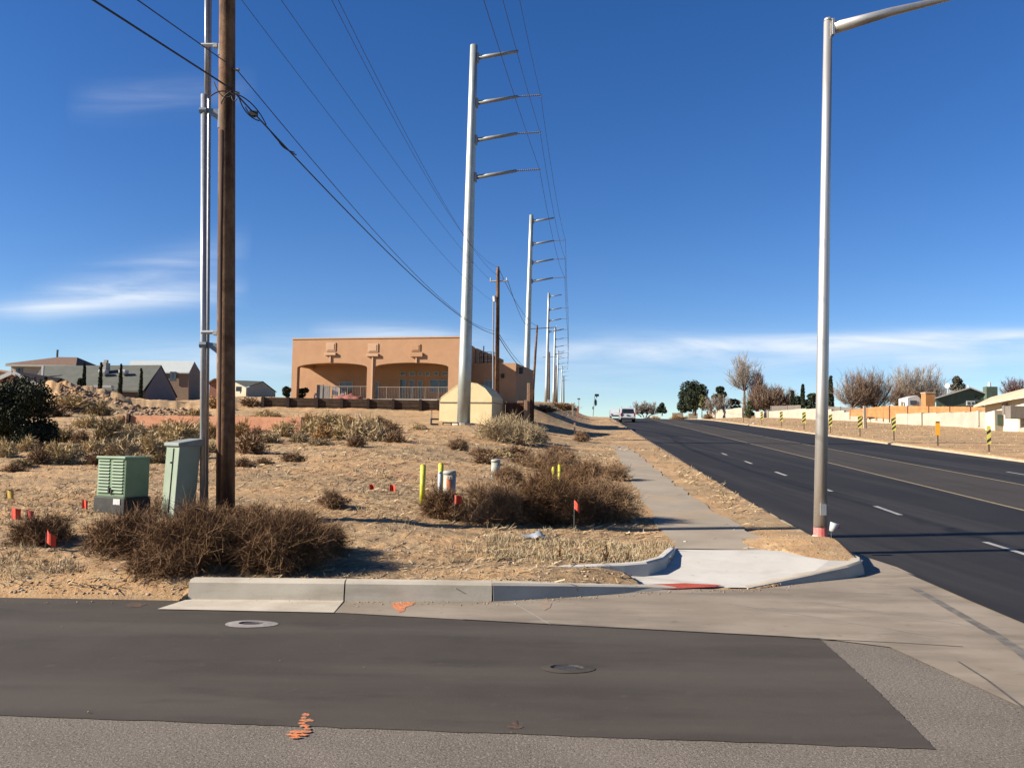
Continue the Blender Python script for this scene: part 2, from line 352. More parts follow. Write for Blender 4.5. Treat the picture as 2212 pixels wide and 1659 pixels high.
pt = wobline((-80, 7.9), (-8, 8.5), 4, 0, .004)+[(-8, 8.5, .004), (-3.0, 8.4, .004), (-2.95, 7.78, .004)]+wobline((-1.5, 7.74), (.38, 7.42), 8, .006, .004)+wobline((.38, 7.42), (2.61, 7.07), 10, .006, .004)
pt += wobline((2.61, 7.07), (2.47, 5.74), 40, .006, .004)+wobline((2.47, 5.74), (2.3, 4.55), 40, .004, .004)+wobline((2.3, 4.55), (-2.9, 4.83), 60, .008, .004)+[(-2.9, 4.83, .004), (-80, 8.9-4, .004)]
structure(MB().flat(pt).build('asphalt_patch', M_new))
ap = [(-3.12, 7.77, .008), (-1.5, 7.745, .008), (.38, 7.42, .008), (2.61, 7.07, .008), (3.08, 6.8, .008), (3.22, 5.2, .008), (3.25, -20, .008), (2.3, -20, .008)]
rd = [(xe(y)+.55, y) for y in (-20, -5, 2, 6, 9, 11)]+[(xe(12.5)+.3, 12.5)]
apr = ap[:-1]+[(x, y, .008 if y < 9.5 else float(zr(y))+.008) for x, y in rd]+[(xe(12.5)-.2, 12.5, float(zr(12.5))+.008), (4.45, 10.7, .02), (4.3, 10.35, .012), (2.7, 9.36, .008), (1.95, 9.34, .008), (1.46, 9.12, .008), (.73, 8.8, .008), (-.15, 8.46, .008), (-1.6, 8.33, .008), (-3.13, 8.27, .008)]
gut = structure(MB().flat(apr).build('concrete_apron', M_conc))
M_joint = mat('joint_dark', [(.10, .085, .07), (.16, .14, .12)], scale=20)
M_jlight = mat('joint_pale', [(.40, .36, .31), (.46, .42, .36)], scale=20)
def strip(pts, w, z, name, m, parent):
    b = MB(); n = len(pts); L_, R_ = [], []
    for i in range(n):
        a = np.array(pts[max(i-1, 0)][:2]); c = np.array(pts[min(i+1, n-1)][:2]); d = (c-a)/np.linalg.norm(c-a); nn = np.array([-d[1], d[0]])*w/2
        zz = z(pts[i][0], pts[i][1]) if callable(z) else z
        p = np.array(pts[i][:2]); L_.append((*(p+nn), zz)); R_.append((*(p-nn), zz))
    b.add(L_+R_, [(i, i+n, i+n+1, i+1) for i in range(n-1)])
    return b.build(name, m, parent)
def px_strip(pix, w, name, m, parent, z=.0105):
    return strip([PZ(a, c, z) for a, c in pix], w, z, name, m, parent)
px_strip([(1105, 1300), (1150, 1325), (1188, 1348)], .015, 'joint', M_jlight, gut)
px_strip([(1570, 1303), (1750, 1330), (1900, 1355), (2030, 1375)], .014, 'joint', M_jlight, gut)
px_strip([(1760, 1300), (1900, 1322), (2060, 1345), (2190, 1372)], .014, 'joint', M_jlight, gut)
px_strip([(1000, 1337), (1300, 1353), (1700, 1374), (1780, 1380), (1950, 1388), (2080, 1396)], .018, 'joint', M_joint, gut)
M_stain = layered('gutter_stain', [((.16, .14, .12), (.22, .195, .165), 3), ((.27, .24, .2), 6, .45, .6, .9, None)], rough=.8, bumps=())
px_strip([(1960, 1262), (2010, 1290), (2080, 1330), (2150, 1370), (2205, 1408), (2280, 1470)], .10, 'gutter_stain', M_stain, gut)
px_strip([(2070, 1428), (2130, 1466), (2212, 1528), (2260, 1570)], .02, 'joint', M_joint, cs, .0105)
# main road
def road_sheet(name, o0, o1, m, dz, parent=None, ys=None):
    ys = ys if ys is not None else np.concatenate([[-40, -20, -8, 0, 4, 8], np.arange(9, 40, .8), np.arange(40, 330, 3)])
    Vv = []; n = len(ys)
    for y in ys:
        a = o0(y) if callable(o0) else o0; c = o1(y) if callable(o1) else o1
        Vv += [(xe(y)+a, y, float(zr(y))+dz), (xe(y)+c, y, float(zr(y))+dz)]
    return fastmesh(name, Vv, [(2*i, 2*i+1, 2*i+3, 2*i+2) for i in range(n-1)], m, parent)
edge = lambda y: float(np.interp(y, [10.5, 13, 16], [.52, .2, .06]))
mr_ = structure(road_sheet('main_road', edge, 15.0, M_road, .004))
structure(road_sheet('median_lane', 6.15, 9.15, M_median, .008))
road_sheet('lane_line', 5.95, 6.07, M_yel, .013, mr_); road_sheet('lane_line', 9.22, 9.34, M_yel, .013, mr_)
def dash(y0, y1, o, wd=.11): road_sheet('lane_marking', o-wd/2, o+wd/2, M_white, .014, mr_, np.linspace(y0, y1, 4))
for a, c in [(11.6, 13.55), (17.0, 18.5), (21.6, 22.9), (26.3, 27.8), (31.5, 32.9), (36.8, 38.2)]: dash(a, c, 3.05-min(.4, a*.011))
for a, c in [(20, 22), (27.5, 29.6)]: dash(a, c, 11.4)
# sidewalk
ys = np.arange(11.25, 41, .5)
Vv = []
for y in ys:
    Vv += [(xe(y)-2.35+.05*math.sin(y*1.7), y, float(zr(y))+.165), (xe(y)-np.interp(y, [11.5, 16, 21, 35, 41], [.85, 1.12, 1.28, 1.5, 1.75])+.05*math.sin(y*2.3)+.03*math.sin(y*6), y, float(zr(y))+.165)]
structure(fastmesh('sidewalk', Vv, [(2*i, 2*i+1, 2*i+3, 2*i+2) for i in range(len(ys)-1)], M_walk))
# kerbs
def kerb(path, name, m, parent, wtop=.15, side=1, lean=.04):
    """path of (x,y,z_base,h) along the front base; side=+1: back is to the left of the walking direction"""
    b = MB(); n = len(path); ring = []
    for i in range(n):
        a = np.array(path[max(i-1, 0)][:2]); c = np.array(path[min(i+1, n-1)][:2]); d = (c-a)/np.linalg.norm(c-a); nn = np.array([-d[1], d[0]])*side
        p = np.array(path[i][:2]); zb, h = path[i][2:4]
        ring += [(*p, zb-.05), (*p, zb), (*(p+nn*lean*.8), zb+h*.86), (*(p+nn*(lean+.02)), zb+h), (*(p+nn*(lean+wtop)), zb+h), (*(p+nn*(lean+wtop)), zb-.05)]
    fs = []
    for i in range(n-1):
        for k in range(6): fs.append((i*6+k, i*6+(k+1) % 6, (i+1)*6+(k+1) % 6, (i+1)*6+k))
    fs += [tuple(range(6)), tuple((n-1)*6+k for k in reversed(range(6)))]
    return b.add(ring, fs).build(name, m, parent)
ck = thing('street_kerb', 'weathered pale concrete kerb in three sections beside the dark asphalt street', 'kerb', (-3.13, 8.23, 0))
def rel(path, o): return [(p[0]-o[0], p[1]-o[1], *p[2:]) for p in path]
O = (-3.13, 8.23)
kp = lambda x: (x, float(np.interp(x, KX[2:8], KY[2:8]))-.03, .008, max(.012, float(np.interp(x, [-3.13, -1.6, -.15, .73, 1.46, 1.95], [.19, .19, .175, .12, .055, .012]))))
for x0, x1 in ((-3.13, -1.625), (-1.61, -.165), (-.145, 1.95)):
    kerb(rel([kp(x) for x in np.linspace(x0, x1, 7)], O), 'kerb_section', M_kerb, ck)
# short new gutter lip of the first section
gl = MB().flat([(-3.23-O[0], 7.76-O[1], .012), (-1.60-O[0], 7.74-O[1], .012), (-1.62-O[0], 8.3-O[1], .016), (-3.13-O[0], 8.24-O[1], .016)]).build('gutter_pan', M_kerb, ck)
# ramp
rc = RP[0]; ramp = thing('curb_ramp', 'bright new concrete curb ramp at the corner leading down to the street', 'curb ramp', PZ(1540, 1230, .1))
ro = np.array(ramp.location)
MB().flat([tuple(p-ro) for p in RP]).build('ramp_slab', M_concnew, ramp)
M_red = layered('tactile_red', [((.50, .085, .055), (.58, .12, .08), 6), ((.6, .3, .22), 60, .62, .7, .6, None)], rough=.8, bumps=((60, .5, .01),))
MB().flat([tuple(PZ(a, c, z)-ro) for a, c, z in [(1384, 1267, .028), (1400, 1262, .036), (1480, 1259, .04), (1560, 1263, .034), (1545, 1267, .022), (1392, 1274, .022)]]).build('tactile_strip', M_red, ramp)
def wing(pts, name, label, m, side, wt=.13):
    P = []
    for a, c, z, h in pts:
        q = PZ(a, c, z); P.append((q[0], q[1], z, h))
    return P
wp = wing([(1172, 1230, .13, .03), (1225, 1236, .115, .07), (1290, 1241, .09, .11), (1350, 1243.5, .07, .135), (1400, 1240, .08, .14), (1438, 1227, .10, .13), (1456, 1207, .145, .11), (1462, 1192, .165, .06)], '', '', None, 1)
o_ = PZ(1400, 1240, .08); wk = thing('wing_kerb', 'curved low white kerb between the dry grass and the ramp', 'kerb', (o_[0], o_[1], 0))
kerb(rel(wp, o_), 'kerb_body', M_concnew, wk, wtop=.09, side=1, lean=.015)
rp = [PZ(1616, 1270, .008), PZ(1700, 1261, .008), PZ(1800, 1250, .008)]
path = [(rp[0][0], rp[0][1], .008, .012), (3.6, 9.93, .008, .09), (4.2, 10.3, .008, .15), (4.48, 10.56, .01, .175), (4.60, 10.85, .01, .18), (4.65, 11.3, .015, .18), (xe(12)-.0, 12.0, float(zr(12))-.0, .16), (xe(13), 13.0, float(zr(13)), .15)]
kr = thing('corner_kerb', 'tall corner kerb with a deeply shaded face around the right end of the ramp', 'kerb', (4.5, 10.6, 0))
kerb(rel(path, (4.5, 10.6)), 'kerb_body', M_kerb, kr, wtop=.13, side=1)
M_dusty = layered('dusty_kerb', [((.50, .40, .28), (.62, .50, .36), 2), ((.66, .45, .26), 1.2, .48, .66, .8, None), ((.30, .23, .16), 9, .56, .7, .6, None)], rough=.95, bumps=((30, .5, .02),))
def long_kerb(name, label, off, side, y0, y1):
    t = thing(name, label, 'kerb', (xe(y0)+off, y0, float(zr(y0))))
    yv = np.concatenate([np.arange(y0, 40, 1.), np.arange(40, y1, 4.)])
    kerb([(xe(y)+off-xe(y0)-off, y-y0, float(zr(y)-zr(y0)), .15 if side > 0 else .10) for y in yv], 'kerb_body', M_dusty, t, wtop=.09 if side > 0 else .05, side=side, lean=.03)
long_kerb('roadside_kerb', 'long pale kerb between the sandy verge and the left edge of the main road', .0, 1, 13.0, 160)
long_kerb('roadside_kerb', 'long pale kerb on the far right side of the main road below the striped markers', 15.0, -1, -5, 190)
# sprayed utility marks, children of the surface they lie on
def blot(px, py, pts, m, parent, z, sc=1.):
    q = [PZ(px+a*sc, py+c*sc, z) for a, c in pts]; MB().flat([tuple(p) for p in q]).build('paint_mark', m, parent)
random.seed(9)
for k_, (a, c, hw_, th__) in enumerate([(660, 1543, 9, 4), (656, 1549, 7, 3), (662, 1555, 17, 4), (652, 1561, 9, 3), (658, 1567, 12, 4), (664, 1573, 9, 3), (660, 1579, 14, 4), (640, 1580, 17, 4), (634, 1586, 18, 3), (655, 1586, 10, 3), (638, 1592, 14, 3)]):
    top_ = [(-hw_+2*hw_*i/7, -th__*math.sin(math.pi*i/7)**.6*random.uniform(.6, 1.1)) for i in range(8)]; bot_ = [(hw_-2*hw_*i/7, th__*math.sin(math.pi*i/7)**.6*random.uniform(.5, 1.1)) for i in range(1, 7)]
    blot(a, c, top_+bot_, M_orange, cs, .0058+.0002*k_)
random.seed(4)
blot(868, 1309, [(-22, -6), (-5, -9), (30, -9), (24, -3), (8, 2), (6, 10), (-6, 14), (-12, 6), (-20, 2)], M_orange, gut, .0105)
blot(295, 1306, [(-26, 2), (-8, -6), (22, -2), (10, 4), (-10, 5)], M_orangeold, cs, .0062)
blot(1180, 1304, [(-15, -2), (-2, -10), (12, -2), (8, 8), (-4, 14), (-10, 6)], M_orangefaint, gut, .0105)
blot(1113, 1567, [(-20, 2), (-8, -3), (-6, -12), (4, -12), (6, -2), (18, 2), (10, 6), (-12, 6)], M_orangeold, cs, .0062)
# valve covers set in the asphalt
M_iron = mat('cast_iron', [(.05, .045, .045), (.10, .09, .085)], rough=.6, scale=30, bump=.4)
def cover(px, py, ro_, ri, ringm, label, sq=.62):
    p = PZ(px, py, .008); t = thing('valve_cover', label, 'valve cover', (p[0], p[1], .004), 0, 'round utility covers set in the dark asphalt')
    def disc(r0_, r1_, za, zb, name, m):
        n = 28; vs = []; ph = random.uniform(0, 6)
        for k in range(n):
            a = 6.28318*k/n; j = 1+.04*math.sin(3*a+ph)
            vs += [(r0_*j*math.cos(a), sq*r0_*j*math.sin(a), za), (r1_*math.cos(a), sq*r1_*math.sin(a), zb)]
        fs = [(2*k, 2*((k+1) % n), 2*((k+1) % n)+1, 2*k+1) for k in range(n)]
        if r1_ > 0: pass
        return MB().add(vs, fs).build(name, m, t)
    disc(ro_, ri, .004, .012, 'collar', ringm); disc(ri, ri*.86, .012, .002, 'rim', M_iron); disc(ri*.86, .001, .002, .003, 'lid', M_iron)
cover(542, 1347, .225, .105, mat('pale_mortar', [(.33, .29, .27), (.42, .38, .36)], scale=14, bump=.3), 'round iron cover in a pale mortar ring in front of the kerb')
cover(1225, 1443, .195, .12, M_new, 'dark round iron cover sunk in the middle of the new asphalt')
# ------------------------------------------------------------------ steel transmission poles
M_galv = mat('galvanised_steel', [(.52, .57, .55), (.62, .67, .64), (.70, .74, .70)], rough=.52, metal=.75, scale=3, bump=.08, stretch=(1, 1, .4))
M_galvd = mat('arm_steel', [(.34, .36, .36), (.42, .44, .43)], rough=.45, metal=.35, scale=5)
M_ins = mat('insulator_polymer', [(.17, .17, .18), (.24, .24, .25)], rough=.5)
def steel_pole(h, lean=(0, 0), label='', loc=(0, 0, 0), arms=((.967, 0), (.845, 1), (.746, 1), (.647, 1)), detail=True, kd=1.):
    t = thing('transmission_pole', label, 'transmission pole', loc, 0, 'tall steel poles of the power line')
    lx = lambda z: lean[0]*z/h
    b = MB().tube([(lx(z), lean[1]*z/h, z) for z in np.linspace(0, h, 7)], [(.37-.155*k/6)*kd for k in range(7)], 12)
    if detail: b.tube([(lx(h*.42), 0, h*.42), (lx(h*.42)+.001, 0, h*.42+.05)], .31, 12)
    b.build('shaft', M_galv, t, smooth=True)
    for fz, ins in arms:
        z = h*fz; rr = .37-.155*fz; x0 = lx(z)+rr; a = (x0, 0, z); c = (x0+2.3, 0, z+.42)
        arm = MB().tube([a, c], [.125, .085], 8).build('arm', M_galvd, t, smooth=True)
        MB().box((x0+.03, 0, z), (.12, .3, .5)).build('flange', M_galvd, arm)
        if ins:
            ip = [(c[0]+1.3*k/24, 0, c[2]+.10*k/24) for k in range(25)]
            MB().tube(ip, [.028 if k % 2 else .05 for k in range(25)], 6).tube([(ip[-1][0], 0, ip[-1][2]+.06), (ip[-1][0], 0, ip[-1][2]-.12)], .035, 6).build('insulator', M_ins, arm)
    return t
P1 = AD(1001, 918, 45.5); g1 = ground(P1[0], P1[1]); P1[2] = g1-.1
top1 = AD(1024, 99, 45.5); h1 = top1[2]-P1[2]
steel_pole(h1, (top1[0]-P1[0], 0), 'nearest and tallest steel transmission pole, rising in front of the cream shed', P1)
def tips(P, top, h):
    r = []
    for fz in (.845, .746, .647):
        z = h*fz; r.append(np.array([P[0]+(top[0]-P[0])*fz+(.37-.155*fz)+3.6, P[1], P[2]+z+.42+.1]))
    return r
TIPS = [tips(P1, top1, h1)]
foot = MB().tube([(0, 0, -.3), (0, 0, .22)], .62, 18).build('concrete_footing', M_kerb, bpy.data.objects['transmission_pole'])
names = ['second steel transmission pole, rising from behind the stepped brick wall', 'third steel transmission pole beyond the brick wall', 'fourth steel transmission pole, small on the crest of the bank',
         'fifth steel transmission pole, tiny at the end of the line', 'sixth and farthest steel transmission pole on the skyline']
for i, (bx, tx, ty, D) in enumerate([(1135.5, 1148, 465, 90), (1180, 1185.5, 633, 160), (1196, 1199, 708, 232), (1203, 1206, 757, 330), (1212, 1214, 790, 450)]):
    P = AD(bx, 868, D); tp = AD(tx, ty, D); P[2] = min(P[2], ground(P[0], P[1]))-.3; hh = tp[2]-P[2]
    steel_pole(hh, (tp[0]-P[0], 0), names[i], P, kd=1+.12*(i > 1)); TIPS.append(tips(P, tp, hh))
M_wire = mat('wire_aluminium', [(.06, .065, .08), (.09, .09, .11)], rough=.6)
M_cable = mat('cable_black', [(.018, .018, .02), (.03, .03, .033)], rough=.6)
def span(p, q, sag, n=14):
    p = np.array(p, float); q = np.array(q, float)
    return [p+(q-p)*t-np.array([0, 0, 4*sag*t*(1-t)]) for t in np.linspace(0, 1, n)]
def wire(label, pts, r, m=None, name='power_line', group=None, cat='wire'):
    o = MB().tube(pts, r, 5).build(name, m or M_wire); return tag(o, label, cat, group)
lev = ['upper', 'middle', 'lower']
for k, (qx, qy) in enumerate([(1125, 0), (1090, 0), (1050, 0)]):
    tip = TIPS[0][k]; u_t = (tip[0]/tip[1]); Dq = (tip[0]-.092*45.5)/((qx-CX)/F-.092)
    Dq = min(max(Dq, 24), 33); q = AD(qx, qy, Dq); e = tip+(q-tip)*1.55
    pts = span(e, tip, .25)
    for j in range(4): pts += span(TIPS[j][k], TIPS[j+1][k], .9+.4*j)[1:]
    rs = [.011+.00012*max(0, p[1]-40) for p in pts]
    wire('%s conductor on the insulator tips of the steel poles' % lev[k], pts, [float(x) for x in rs], group='conductors of the steel pole line')

# ------------------------------------------------------------------ wooden poles
M_wood = layered('weathered_pole_wood', [((.17, .085, .042), (.34, .19, .10), 5), ((.04, .021, .013), 3.5, .48, .62, .85, (1, 1, .10)), ((.42, .29, .18), 8, .58, .74, .5, (1, 1, .06))], rough=.85, bumps=((30, .6, .01),))
M_woodd = mat('guard_dark', [(.06, .03, .02), (.11, .055, .035)], scale=6, stretch=(1, 1, .1), bump=.4)
M_alu = mat('conduit_metal', [(.50, .52, .54), (.62, .64, .66)], rough=.38, metal=.5, scale=12)
M_pvc = mat('bracket_white', [(.62, .63, .62), (.74, .74, .72)], rough=.5)
M_brk = mat('bracket_grey', [(.26, .32, .38), (.34, .40, .46)], rough=.5, metal=.3)
WB = AD(487, 1108, 11.86); WB[2] = ground(WB[0], WB[1])-.15
wp1 = thing('utility_pole', 'tall brown wooden pole in front, with metal conduits clamped on its left side', 'utility pole', WB)
def wl(px, py, D=11.86): return AD(px, py, D)-WB
def pc(py): return 487+(1108-py)*(491-487)/1108.      # pole centre px
pp = [wl(pc(y), y) for y in (1150, 900, 650, 400, 150, -60)]
topw = wl(490.5, -190); pp.append(topw)
rr = [.130, .128, .124, .120, .116, .113, .108]
MB().tube(pp, [float(r) for r in rr], 20).build('pole_shaft', M_wood, wp1, smooth=True)
yv = [283, 500, 800, 1110]
MB().tube([wl(pc(y)-10.5, y, 11.775) for y in yv], [.042]*4, 10).build('cable_guard', M_woodd, wp1, smooth=True)
MB().tube([wl(440.5, 205), wl(439.5, 700), wl(438, 1095)], .043, 12).build('conduit', M_alu, wp1, smooth=True)
MB().tube([wl(446.5, -80, 11.93), wl(446, 210, 11.93)], .03, 10).build('conduit', M_alu, wp1, smooth=True)
MB().tube([wl(454, -80, 11.98), wl(452, 260, 11.98), wl(449, 700, 11.97), wl(446, 1095, 11.95)], .026, 10).build('conduit', M_alu, wp1, smooth=True)
for y in (240, 745):
    a = wl(446, y-6); b = wl(476, y-2); z1 = -.15
    w = np.array([0, .012, 0])
    m_ = MB().add([a-w, a+[0, 0, -.05]-w, b+[0, 0, -.17]-w, b-w, a+w*8, a+[0, 0, -.05]+w*8, b+[0, 0, -.17]+w*8, b+w*8], [(0, 1, 2, 3), (7, 6, 5, 4), (0, 4, 5, 1), (1, 5, 6, 2), (2, 6, 7, 3), (3, 7, 4, 0)])
    m_.tube([wl(432, y, 11.85), wl(447, y, 11.85)], .05, 8); m_.build('bracket', M_brk, wp1)
    MB().box(tuple(wl(476, y+17, 11.8)), (.05, .06, .29)).build('standoff_plate', M_pvc, wp1, bev=.004)
for y in (98, 718):
    MB().tube([wl(435, y, 11.83), wl(462, y, 11.83)], .028, 8).box(tuple(wl(466, y+2, 11.84)), (.06, .07, .06)).box(tuple(wl(475, y+10, 11.8)), (.035, .05, .17)).build('bracket', M_pvc, wp1, bev=.004)
# far parts of pole top (above the picture): crossarm
ca = MB().box((topw[0], topw[1], topw[2]-.45), (2.5, .1, .13)).build('crossarm', M_wood, wp1)
# bolts and insulators where the cables meet it
for y in (150, 200):
    MB().tube([wl(506, y, 11.80), wl(516, y+2, 11.78)], .022, 8).build('cable_clamp', M_ins, wp1)
def solve_span(p, q, mid, n=26):
    best = (1e9, 0)
    for sg in np.linspace(0, 3.0, 61):
        d = min((lambda pr: (pr[0]-mid[0])**2+(pr[1]-mid[1])**2)(pj(x)) for x in span(p, q, sg, 60))
        best = min(best, (d, sg))
    return span(p, q, best[1], n)
def pj(P):
    d = np.array(P, float)-[0, 0, H]; w = d@fwd; return CX+F*(d@RV)/w, CY-F*(d@UV)/w
D1, D2 = 11.8, 56.
def through(pA, pB, ext): return [pA+(pA-pB)*0.0]
gA = 'cables on the wooden poles'
def cable(label, a, b, mid, r, m, near=None, group=gA):
    pa, pb = AD(a[0], a[1], D1), AD(b[0], b[1], D2-.2); pts = solve_span(pa, pb, mid)
    rs = [float(r*(1+.012*max(0, p[1]-20))) for p in pts]
    if near is not None:
        q = AD(near[0], near[1], near[2]); e = pa+(q-pa)*4.0; k = 6
        pts = [e+(pa-e)*i/k for i in range(k)]+pts; rs = [r]*k+rs
    return wire(label, pts, rs, m, 'overhead_cable' if r > .01 else 'power_line', group, 'cable' if r > .01 else 'wire')
cable('thick black communications cable crossing the pole at the tangle of loops', (500, 193), (1068, 722), (841, 554), .013, M_cable, (200, 0, 8.0))
cable('black cable just above the thick one, meeting the pole at a dark clamp', (512, 152), (1068, 715), (841, 531), .0075, M_cable, (296, 0, 8.0))
cable('leftmost thin wire passing right of the near wooden pole', (505, -22), (1066, 652), (782, 333), .005, M_wire, (430, -150, 8.))
cable('thin wire ending on the left tip of the far wooden pole crossarm', (545, -90), (1061, 607), (845, 342), .0055, M_wire, (470, -260, 8.))
cable('left one of two close parallel wires, running to the far wooden pole top', (640, -150), (1075, 577), (872, 298), .0055, M_wire, (600, -350, 8.))
cable('right one of the two close parallel wires, ending on the right crossarm tip', (657, -150), (1097, 607), (884, 298), .0055, M_wire, (620, -350, 8.))
# tangle of loops on the thick cable
lo = MB()
for (a, c, e, dy) in [((462, 178), (500, 208), (478, 222), 0), ((455, 208), (505, 205), (480, 188), 0), ((516, 210), (560, 262), (528, 252), 0), ((516, 206), (575, 270), (552, 222), 0), ((530, 232), (555, 250), (545, 262), 0), ((575, 272), (640, 335), (618, 330), 0), ((600, 300), (636, 330), (606, 322), 0), ((500, 208), (512, 212), (505, 228), 0), ((478, 225), (500, 198), (482, 205), 0)]:
    pts = [AD(a[0]*(1-t)**2+2*e[0]*t*(1-t)+c[0]*t*t, a[1]*(1-t)**2+2*e[1]*t*(1-t)+c[1]*t*t, 11.62+(max(0, a[0]-500)*.018 if a[0] > 505 else 0)+t*(.6 if a[0] > 505 else 0)) for t in np.linspace(0, 1, 9)]
    lo.tube(pts, .009, 6)
lo.box(tuple(AD(548, 246, 12.6)), (.12, .06, .07))
tag(lo.build('cable_loop', M_cable), 'tangled black loops of spare cable hanging at the near wooden pole', 'cable')
def wood_pole(label, bx, by, tx, ty, D, arm=None, r=.15, steel_strip=False):
    P = AD(bx, by, D); P[2] = min(P[2], ground(P[0], P[1]))-.2; tp = AD(tx, ty, D); t = thing('utility_pole', label, 'utility pole', P, 0, 'wooden poles receding along the road')
    v = tp-P; MB().tube([(0, 0, 0), tuple(v*.5), tuple(v*.97), tuple(v)], [r, r*.85, r*.68, r*.45], 10).build('pole_shaft', M_wood, t, smooth=True)
    if arm:
        x0, x1, ya, yb = arm; a = AD(x0, ya, D)-P; b = AD(x1, yb, D)-P
        c = MB().tube([a, b], .055, 6).build('crossarm', M_pvc if steel_strip else M_wood, t)
        for q in (a, b): MB().tube([q, q+np.array([0, 0, .22])], .05, 6).build('insulator', M_pvc, c)
    return t
t2 = wood_pole('far wooden pole with a short white crossarm, right of the steel pole', 1073, 893, 1076, 576, D2, (1060, 1095, 608, 607), .17, True)
o2 = np.array(t2.location)
MB().tube([AD(1066, 650, D2-.15)-o2, AD(1065, 720, D2-.2)-o2, AD(1065, 870, D2-.2)-o2], .05, 6).build('conduit', M_alu, t2)
MB().tube([AD(1068, 640, D2-.2)-o2, AD(1069, 652, D2-.2)-o2], .13, 8).build('insulator', M_pvc, t2)
t3 = wood_pole('leaning wooden pole with a long bare crossarm, right of the second steel pole', 1150, 858, 1160.5, 702, 110, (1143, 1203, 711, 707), .19)
wood_pole('small wooden pole just right of the third steel pole', 1186, 866, 1187, 760, 165, (1172, 1214, 772, 770), .2)
wood_pole('smaller wooden pole beyond, close to the crest of the bank', 1201, 868, 1201.5, 789, 215, None, .22)
wood_pole('tiny wooden pole at the far end of the line', 1218, 872, 1218, 812, 300, None, .24)
for k, (a, b, lb) in enumerate([((1097, 607), (1146, 709), 'left'), ((1076, 578), (1160, 704), 'top')]):
    pts = span(AD(*a, D2), AD(*b, 110), .8); wire('wire between the far wooden pole and the %s of the leaning pole' % ('left crossarm tip' if k == 0 else 'top'), pts, .02, group='wires between the farther wooden poles')
for k, (a, b) in enumerate([((1074, 722), (1152, 810)), ((1074, 715), (1152, 800))]):
    pts = span(AD(*a, D2), AD(*b, 110), .7); wire('%s cable running on from the far wooden pole to the leaning one' % ('lower' if k == 0 else 'upper'), pts, .028 if k == 0 else .02, M_cable, 'overhead_cable', 'cables between the farther wooden poles', 'cable')

# ------------------------------------------------------------------ street light
LB = AD(1771, 1161, 12.1); LB[2] = ground(LB[0], LB[1])-.03
M_lamp = mat('lamp_pole_steel', [(.76, .73, .67), (.90, .86, .80), (1.0, .96, .89)], rough=.5, metal=.85, scale=2.2, stretch=(1, 1, .25), bump=.05)
lp = thing('street_light', 'tall round steel street light pole standing in dirt at the corner, arm over the road', 'street light', LB)
lt = AD(1789, 46, 12.1)-LB
MB().tube([(0, 0, -.1), tuple(lt*.33), tuple(lt*.66), tuple(lt)], [.094, .083, .072, .063], 20).build('pole_shaft', M_lamp, lp, smooth=True)
MB().tube([tuple(lt-np.array([0, 0, .005])), tuple(lt+np.array([0, 0, .035]))], [.07, .055], 20).build('pole_cap', M_lamp, lp, smooth=True)
a0 = AD(1800, 62, 12.1)-LB; a1 = AD(2045, -2, 12.1)-LB; a2 = a1+(a1-a0)*.5+np.array([0, 0, .0])
MB().tube([a0, a0*.5+a1*.5+np.array([0, 0, .02]), a1, a2], [.088, .064, .042, .038], 16).build('arm', M_lamp, lp, smooth=True)
MB().box(tuple(AD(1797, 62, 12.1)-LB), (.045, .15, .25)).build('arm_flange', M_lamp, lp, bev=.006)
MB().box(tuple(a2+np.array([.28, 0, -.02])), (.62, .26, .12), taper=.8).build('lamp_head', M_brk, lp, bev=.03)
MB().box((.02, -.088, .42), (.09, .02, .16)).build('access_cover', M_lamp, lp, bev=.004)
MB().tube([(0, 0, 0), (0, 0, .05)], [.115, .1], 16).build('base_collar', M_kerb, lp)
M_pink = mat('marking_paint_pink', [(.85, .16, .15), (.9, .30, .26)], rough=.7, scale=25)
MB().tube([(.005, -.01, .005), (.005, -.01, .16)], [.0975, .0955], 14, cap=False).build('paint_mark', M_pink, lp)
q = AD(1797, 1137, 11.9)
fl = thing('paper_cup', 'white and pink scrap caught on the ground right of the street light', 'litter', (q[0], q[1], ground(q[0], q[1])))
MB().tube([(0, 0, q[2]-fl.location[2]-.07), (.035, -.01, q[2]-fl.location[2]+.05)], [.04, .06], 12).build('cup', M_pvc, fl, smooth=True)
MB().tube([(-.01, 0, -.02), (-.01, 0, q[2]-fl.location[2]-.04)], .004, 5).build('stem', M_ins, fl)
MB().box((.085, 0, q[2]-fl.location[2]+.0), (.05, .03, .06), rz=.4).build('pink_tab', M_pink, fl)

# ------------------------------------------------------------------ green utility boxes
M_green = mat('utility_green', [(.20, .31, .185), (.235, .35, .21), (.27, .38, .24)], rough=.55, scale=3, bump=.05)
M_pale = mat('utility_pale_green', [(.30, .385, .28), (.37, .45, .34), (.43, .50, .40)], rough=.6, scale=2.2, bump=.08, stretch=(1, 1, .5))
M_lid = mat('lid_grey', [(.30, .34, .31), (.36, .40, .37)], rough=.6)
M_black = mat('black_plastic', [(.022, .021, .02), (.045, .042, .038)], rough=.7, scale=8, bump=.2)
TB = AD(262, 1128, 11.9); TB[2] = ground(TB[0], TB[1])-.02; ph = -math.radians(24)
tr = thing('transformer_box', 'squat green louvred utility box on a black base, left of the tall pale cabinet', 'utility box', TB, ph)
M_slot = mat('louvre_shadow', [(.035, .06, .035), (.06, .09, .055)], rough=.7)
MB().box((0, 0, .12), (.60, .46, .26)).build('base', M_black, tr, bev=.015)
MB().box((0, 0, .52), (.56, .42, .56)).build('body', M_green, tr, bev=.03)
MB().box((0, -.015, .80), (.57, .44, .035)).build('lid', M_green, tr, bev=.012)
sl_ = MB(); ed = MB()
